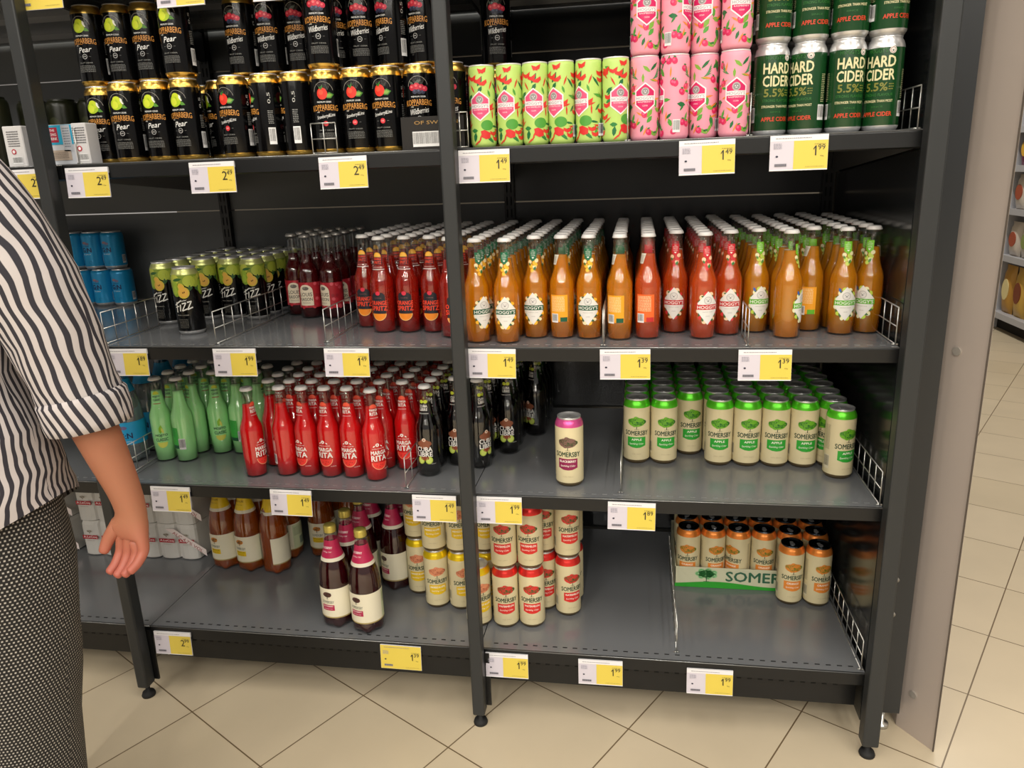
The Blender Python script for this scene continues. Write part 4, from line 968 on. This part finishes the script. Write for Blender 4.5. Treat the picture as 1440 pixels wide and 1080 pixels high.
def skin_mat():
    m = mat('skin', '#b8795c', .5); N = m.node_tree.nodes; L = m.node_tree.links; b = N['Principled BSDF']; b.inputs['Subsurface Weight'].default_value = .12; b.inputs['Subsurface Scale'].default_value = .01
    tc = N.new('ShaderNodeTexCoord'); sx = N.new('ShaderNodeSeparateXYZ'); L.new(tc.outputs['Object'], sx.inputs[0])
    n = N.new('ShaderNodeTexNoise'); n.inputs['Scale'].default_value = 26; L.new(tc.outputs['Object'], n.inputs['Vector'])
    mr = N.new('ShaderNodeMapRange'); mr.inputs[1].default_value = .68; mr.inputs[2].default_value = .80; mr.inputs[3].default_value = 1; mr.inputs[4].default_value = 0; L.new(sx.outputs[2], mr.inputs[0])
    ad = N.new('ShaderNodeMath'); ad.operation = 'MULTIPLY'; L.new(mr.outputs[0], ad.inputs[0]); ad.inputs[1].default_value = .8
    mx = N.new('ShaderNodeMix'); mx.data_type = 'RGBA'; L.new(ad.outputs[0], mx.inputs[0]); mx.inputs[6].default_value = lin('#a26a50'); mx.inputs[7].default_value = lin('#a84c48')
    L.new(mx.outputs[2], b.inputs['Base Color']); return m
perlink(skin_body(), 'body', [skin_mat()])
def cloth_uv_mesh(rings, n=40, closed_top=False, wob=0, seed=1):
    """rings: (cx, cy, cz, rx, ry[, tiltx]) -> tube with UVs in metres (u around, v along)"""
    bm = bmesh.new(); uv = bm.loops.layers.uv.new('UVMap'); rr = random.Random(seed); R = []; vv = 0; VV = []
    ravg = sum((g[3]+g[4])/2 for g in rings)/len(rings)
    for k, g in enumerate(rings):
        if k: vv += (Vector(g[:3])-Vector(rings[k-1][:3])).length
        VV.append(vv); row = []
        for i in range(n):
            a = 2*PI*i/n; w_ = 1+wob*(math.sin(a*7+k*.9+seed)+.7*math.sin(a*4-k*1.7))
            tl = g[5] if len(g) > 5 else 0
            row.append(bm.verts.new((g[0]+g[3]*w_*math.cos(a), g[1]+g[4]*w_*math.sin(a), g[2]+tl*g[3]*math.cos(a))))
        R.append(row)
    for k in range(len(rings)-1):
        for i in range(n):
            f = bm.faces.new((R[k][i], R[k][(i+1) % n], R[k+1][(i+1) % n], R[k+1][i]))
            for l, (ii, kk) in zip(f.loops, ((i, k), (i+1, k), (i+1, k+1), (i, k+1))): l[uv].uv = (2*PI*ii/n*ravg, VV[kk])
    if closed_top: bm.faces.new(R[-1])
    bmesh.ops.recalc_face_normals(bm, faces=bm.faces)
    me = bpy.data.meshes.new('c'); bm.to_mesh(me); bm.free(); return me
def stripe_mat(name, rot, pitch, wobble=.009):
    m = bpy.data.materials.new(name); m.use_nodes = True; N = m.node_tree.nodes; L = m.node_tree.links; b = N['Principled BSDF']; b.inputs['Roughness'].default_value = .85
    u = N.new('ShaderNodeUVMap'); mp = N.new('ShaderNodeMapping'); mp.inputs['Rotation'].default_value = (0, 0, rot); L.new(u.outputs[0], mp.inputs[0])
    n = N.new('ShaderNodeTexNoise'); n.inputs['Scale'].default_value = 11; n.inputs['Detail'].default_value = 1; L.new(mp.outputs[0], n.inputs['Vector'])
    s = N.new('ShaderNodeSeparateXYZ'); L.new(mp.outputs[0], s.inputs[0])
    m1 = N.new('ShaderNodeMath'); m1.operation = 'MULTIPLY_ADD'; L.new(n.outputs['Fac'], m1.inputs[0]); m1.inputs[1].default_value = wobble*3; L.new(s.outputs[0], m1.inputs[2])
    m2 = N.new('ShaderNodeMath'); m2.operation = 'MULTIPLY'; L.new(m1.outputs[0], m2.inputs[0]); m2.inputs[1].default_value = 2*PI/pitch
    m3 = N.new('ShaderNodeMath'); m3.operation = 'SINE'; L.new(m2.outputs[0], m3.inputs[0])
    cr = N.new('ShaderNodeValToRGB'); cr.color_ramp.elements[0].position = .50; cr.color_ramp.elements[0].color = lin('#bbb4b3'); cr.color_ramp.elements[1].position = .62; cr.color_ramp.elements[1].color = lin('#2a2830')
    mr = N.new('ShaderNodeMapRange'); mr.inputs[1].default_value = -1; mr.inputs[2].default_value = 1; L.new(m3.outputs[0], mr.inputs[0]); L.new(mr.outputs[0], cr.inputs[0]); L.new(cr.outputs[0], b.inputs['Base Color'])
    return m
def dot_mat():
    m = bpy.data.materials.new('dotted_cloth'); m.use_nodes = True; N = m.node_tree.nodes; L = m.node_tree.links; b = N['Principled BSDF']; b.inputs['Roughness'].default_value = .9
    u = N.new('ShaderNodeUVMap'); mp = N.new('ShaderNodeMapping'); mp.inputs['Rotation'].default_value = (0, 0, .12); L.new(u.outputs[0], mp.inputs[0])
    br = N.new('ShaderNodeTexBrick'); br.offset = .5; br.inputs['Scale'].default_value = 1; br.inputs['Brick Width'].default_value = .0060; br.inputs['Row Height'].default_value = .0062; br.inputs['Mortar Size'].default_value = .0019; br.inputs['Mortar Smooth'].default_value = .2
    for k_, c_ in (('Color1', '#b3aea6'), ('Color2', '#a09b94'), ('Mortar', '#1a1816')): br.inputs[k_].default_value = lin(c_)
    L.new(mp.outputs[0], br.inputs['Vector']); L.new(br.outputs['Color'], b.inputs['Base Color']); return m
ST_A = stripe_mat('stripe_shirt', .10, .0150); ST_B = stripe_mat('stripe_sleeve', .0, .0148); ST_C = stripe_mat('stripe_cuff', .30, .0148, .002); ST_D = stripe_mat('stripe_yoke', -.55, .021)
def interp(rings, m=3):
    o = []
    for a, b in zip(rings, rings[1:]):
        for i in range(m): t_ = i/m; o.append(tuple(x+(y-x)*t_ for x, y in zip(a, b)))
    return o+[rings[-1]]
perlink(cloth_uv_mesh(interp([(-.770, -.60, .715, .222, .175, .62), (-.768, -.60, .84, .216, .165, .3), (-.768, -.60, .95, .206, .152, .1), (-.772, -.60, 1.06, .182, .135, 0), (-.775, -.60, 1.17, .185, .13, 0), (-.775, -.60, 1.22, .190, .13, 0)]), wob=.012, seed=3), 'shirt_body', [ST_A])
perlink(cloth_uv_mesh(interp([(-.775, -.60, 1.215, .192, .131, 0), (-.775, -.60, 1.29, .195, .125, 0), (-.775, -.60, 1.345, .168, .105, 0), (-.775, -.60, 1.385, .115, .085, 0), (-.775, -.60, 1.41, .072, .072, 0), (-.775, -.60, 1.435, .066, .068, 0)]), wob=.006, seed=4), 'shirt_yoke', [ST_D])
for s in (1, -1):
    X = lambda x: -.775+s*(x+.775)
    perlink(cloth_uv_mesh(interp([(X(-.70), -.60, 1.335, .018, .066, s*3.0), (X(-.65), -.60, 1.342, .028, .074, s*2.1), (X(-.594), -.60, 1.327, .052, .074, s*1.1), (X(-.560), -.597, 1.278, .066, .072, s*.6), (X(-.523), -.59, 1.195, .069, .069, s*.35), (X(-.502), -.58, 1.11, .064, .065, s*.25), (X(-.494), -.57, 1.04, .060, .062, s*.12), (X(-.487), -.566, 1.005, .060, .062, s*.12)]), n=36, wob=.018, seed=5), 'sleeve', [ST_B])
    perlink(cloth_uv_mesh(interp([(X(-.489), -.567, 1.020, .061, .063, s*.16), (X(-.488), -.567, 1.014, .065, .067, s*.16), (X(-.486), -.565, .990, .0645, .067, s*.14), (X(-.484), -.564, .966, .062, .065, s*.12), (X(-.484), -.564, .965, .055, .058, s*.12)], 2), n=36, wob=.006, seed=6), 'cuff', [ST_C])
DOT = dot_mat()
for s in (1, -1):
    X = lambda x: -.775+s*(x+.775)
    perlink(cloth_uv_mesh(interp([(X(-.70), -.61, .06, .082, .085), (X(-.713)-.01, -.607, .20, .088, .09), (X(-.700)-.005, -.607, .40, .092, .098), (X(-.684), -.605, .55, .098, .105), (X(-.672), -.60, .72, .106, .115), (X(-.676), -.60, .86, .104, .112), (X(-.685), -.60, .90, .100, .112)]), n=44, wob=.012, seed=8), 'trouser_leg', [DOT])
perlink(cloth_uv_mesh(interp([(-.772, -.60, .84, .185, .118), (-.772, -.60, .93, .180, .122), (-.772, -.60, 1.0, .165, .118)]), n=48, wob=.004, seed=9), 'trouser_seat', [DOT])
HAIR = mat('hair', '#4a3526', .6)
bm = bmesh.new(); bmesh.ops.create_uvsphere(bm, u_segments=28, v_segments=18, radius=1)
for v_ in bm.verts:
    c = v_.co.copy(); f_ = 1+.03*math.sin(c.x*14+c.z*9)
    v_.co = Vector((-.776+c.x*.092*f_, -.592+c.y*.100*f_, 1.618+c.z*.100*f_-(.03 if c.z < -.2 and c.y < 0 else 0)))
    if v_.co.y > -.545 and v_.co.z < 1.66: v_.co.y = -.545+(v_.co.y+.545)*.1
me = bpy.data.meshes.new('hair'); bm.to_mesh(me); bm.free(); perlink(me, 'hair', [HAIR])
def ball(name, c, r, m, sc=(1, 1, 1)):
    bm = bmesh.new(); bmesh.ops.create_uvsphere(bm, u_segments=14, v_segments=10, radius=1)
    for v_ in bm.verts: v_.co = Vector((c[0]+v_.co.x*r*sc[0], c[1]+v_.co.y*r*sc[1], c[2]+v_.co.z*r*sc[2]))
    me = bpy.data.meshes.new(name); bm.to_mesh(me); bm.free(); return perlink(me, name, [m])
SK = MC['skin']
for s in (-1, 1):
    ball('eye', (-.776+s*.030, -.503, 1.585), .012, mat('eye_white', '#e6e2dc', .2)); ball('ear', (-.776+s*.085, -.575, 1.575), .02, SK, (.4, .8, 1.3))
ball('nose', (-.776, -.490, 1.560), .014, SK, (.8, 1.2, 1.4)); ball('mouth', (-.776, -.492, 1.525), .018, mat('lips', '#9c4a44', .5), (1.3, .5, .35))
for s in (1, -1):
    x_ = -.775+s*(.06)-.01
    bm = bmesh.new(); bmesh.ops.create_uvsphere(bm, u_segments=20, v_segments=12, radius=1)
    for v_ in bm.verts: v_.co = Vector((x_+v_.co.x*.045, -.555+v_.co.y*.135, max(.0, .035+v_.co.z*.05)))
    me = bpy.data.meshes.new('shoe'); bm.to_mesh(me); bm.free(); perlink(me, 'shoe', [mat('shoe_leather', '#1d1a18', .5)])
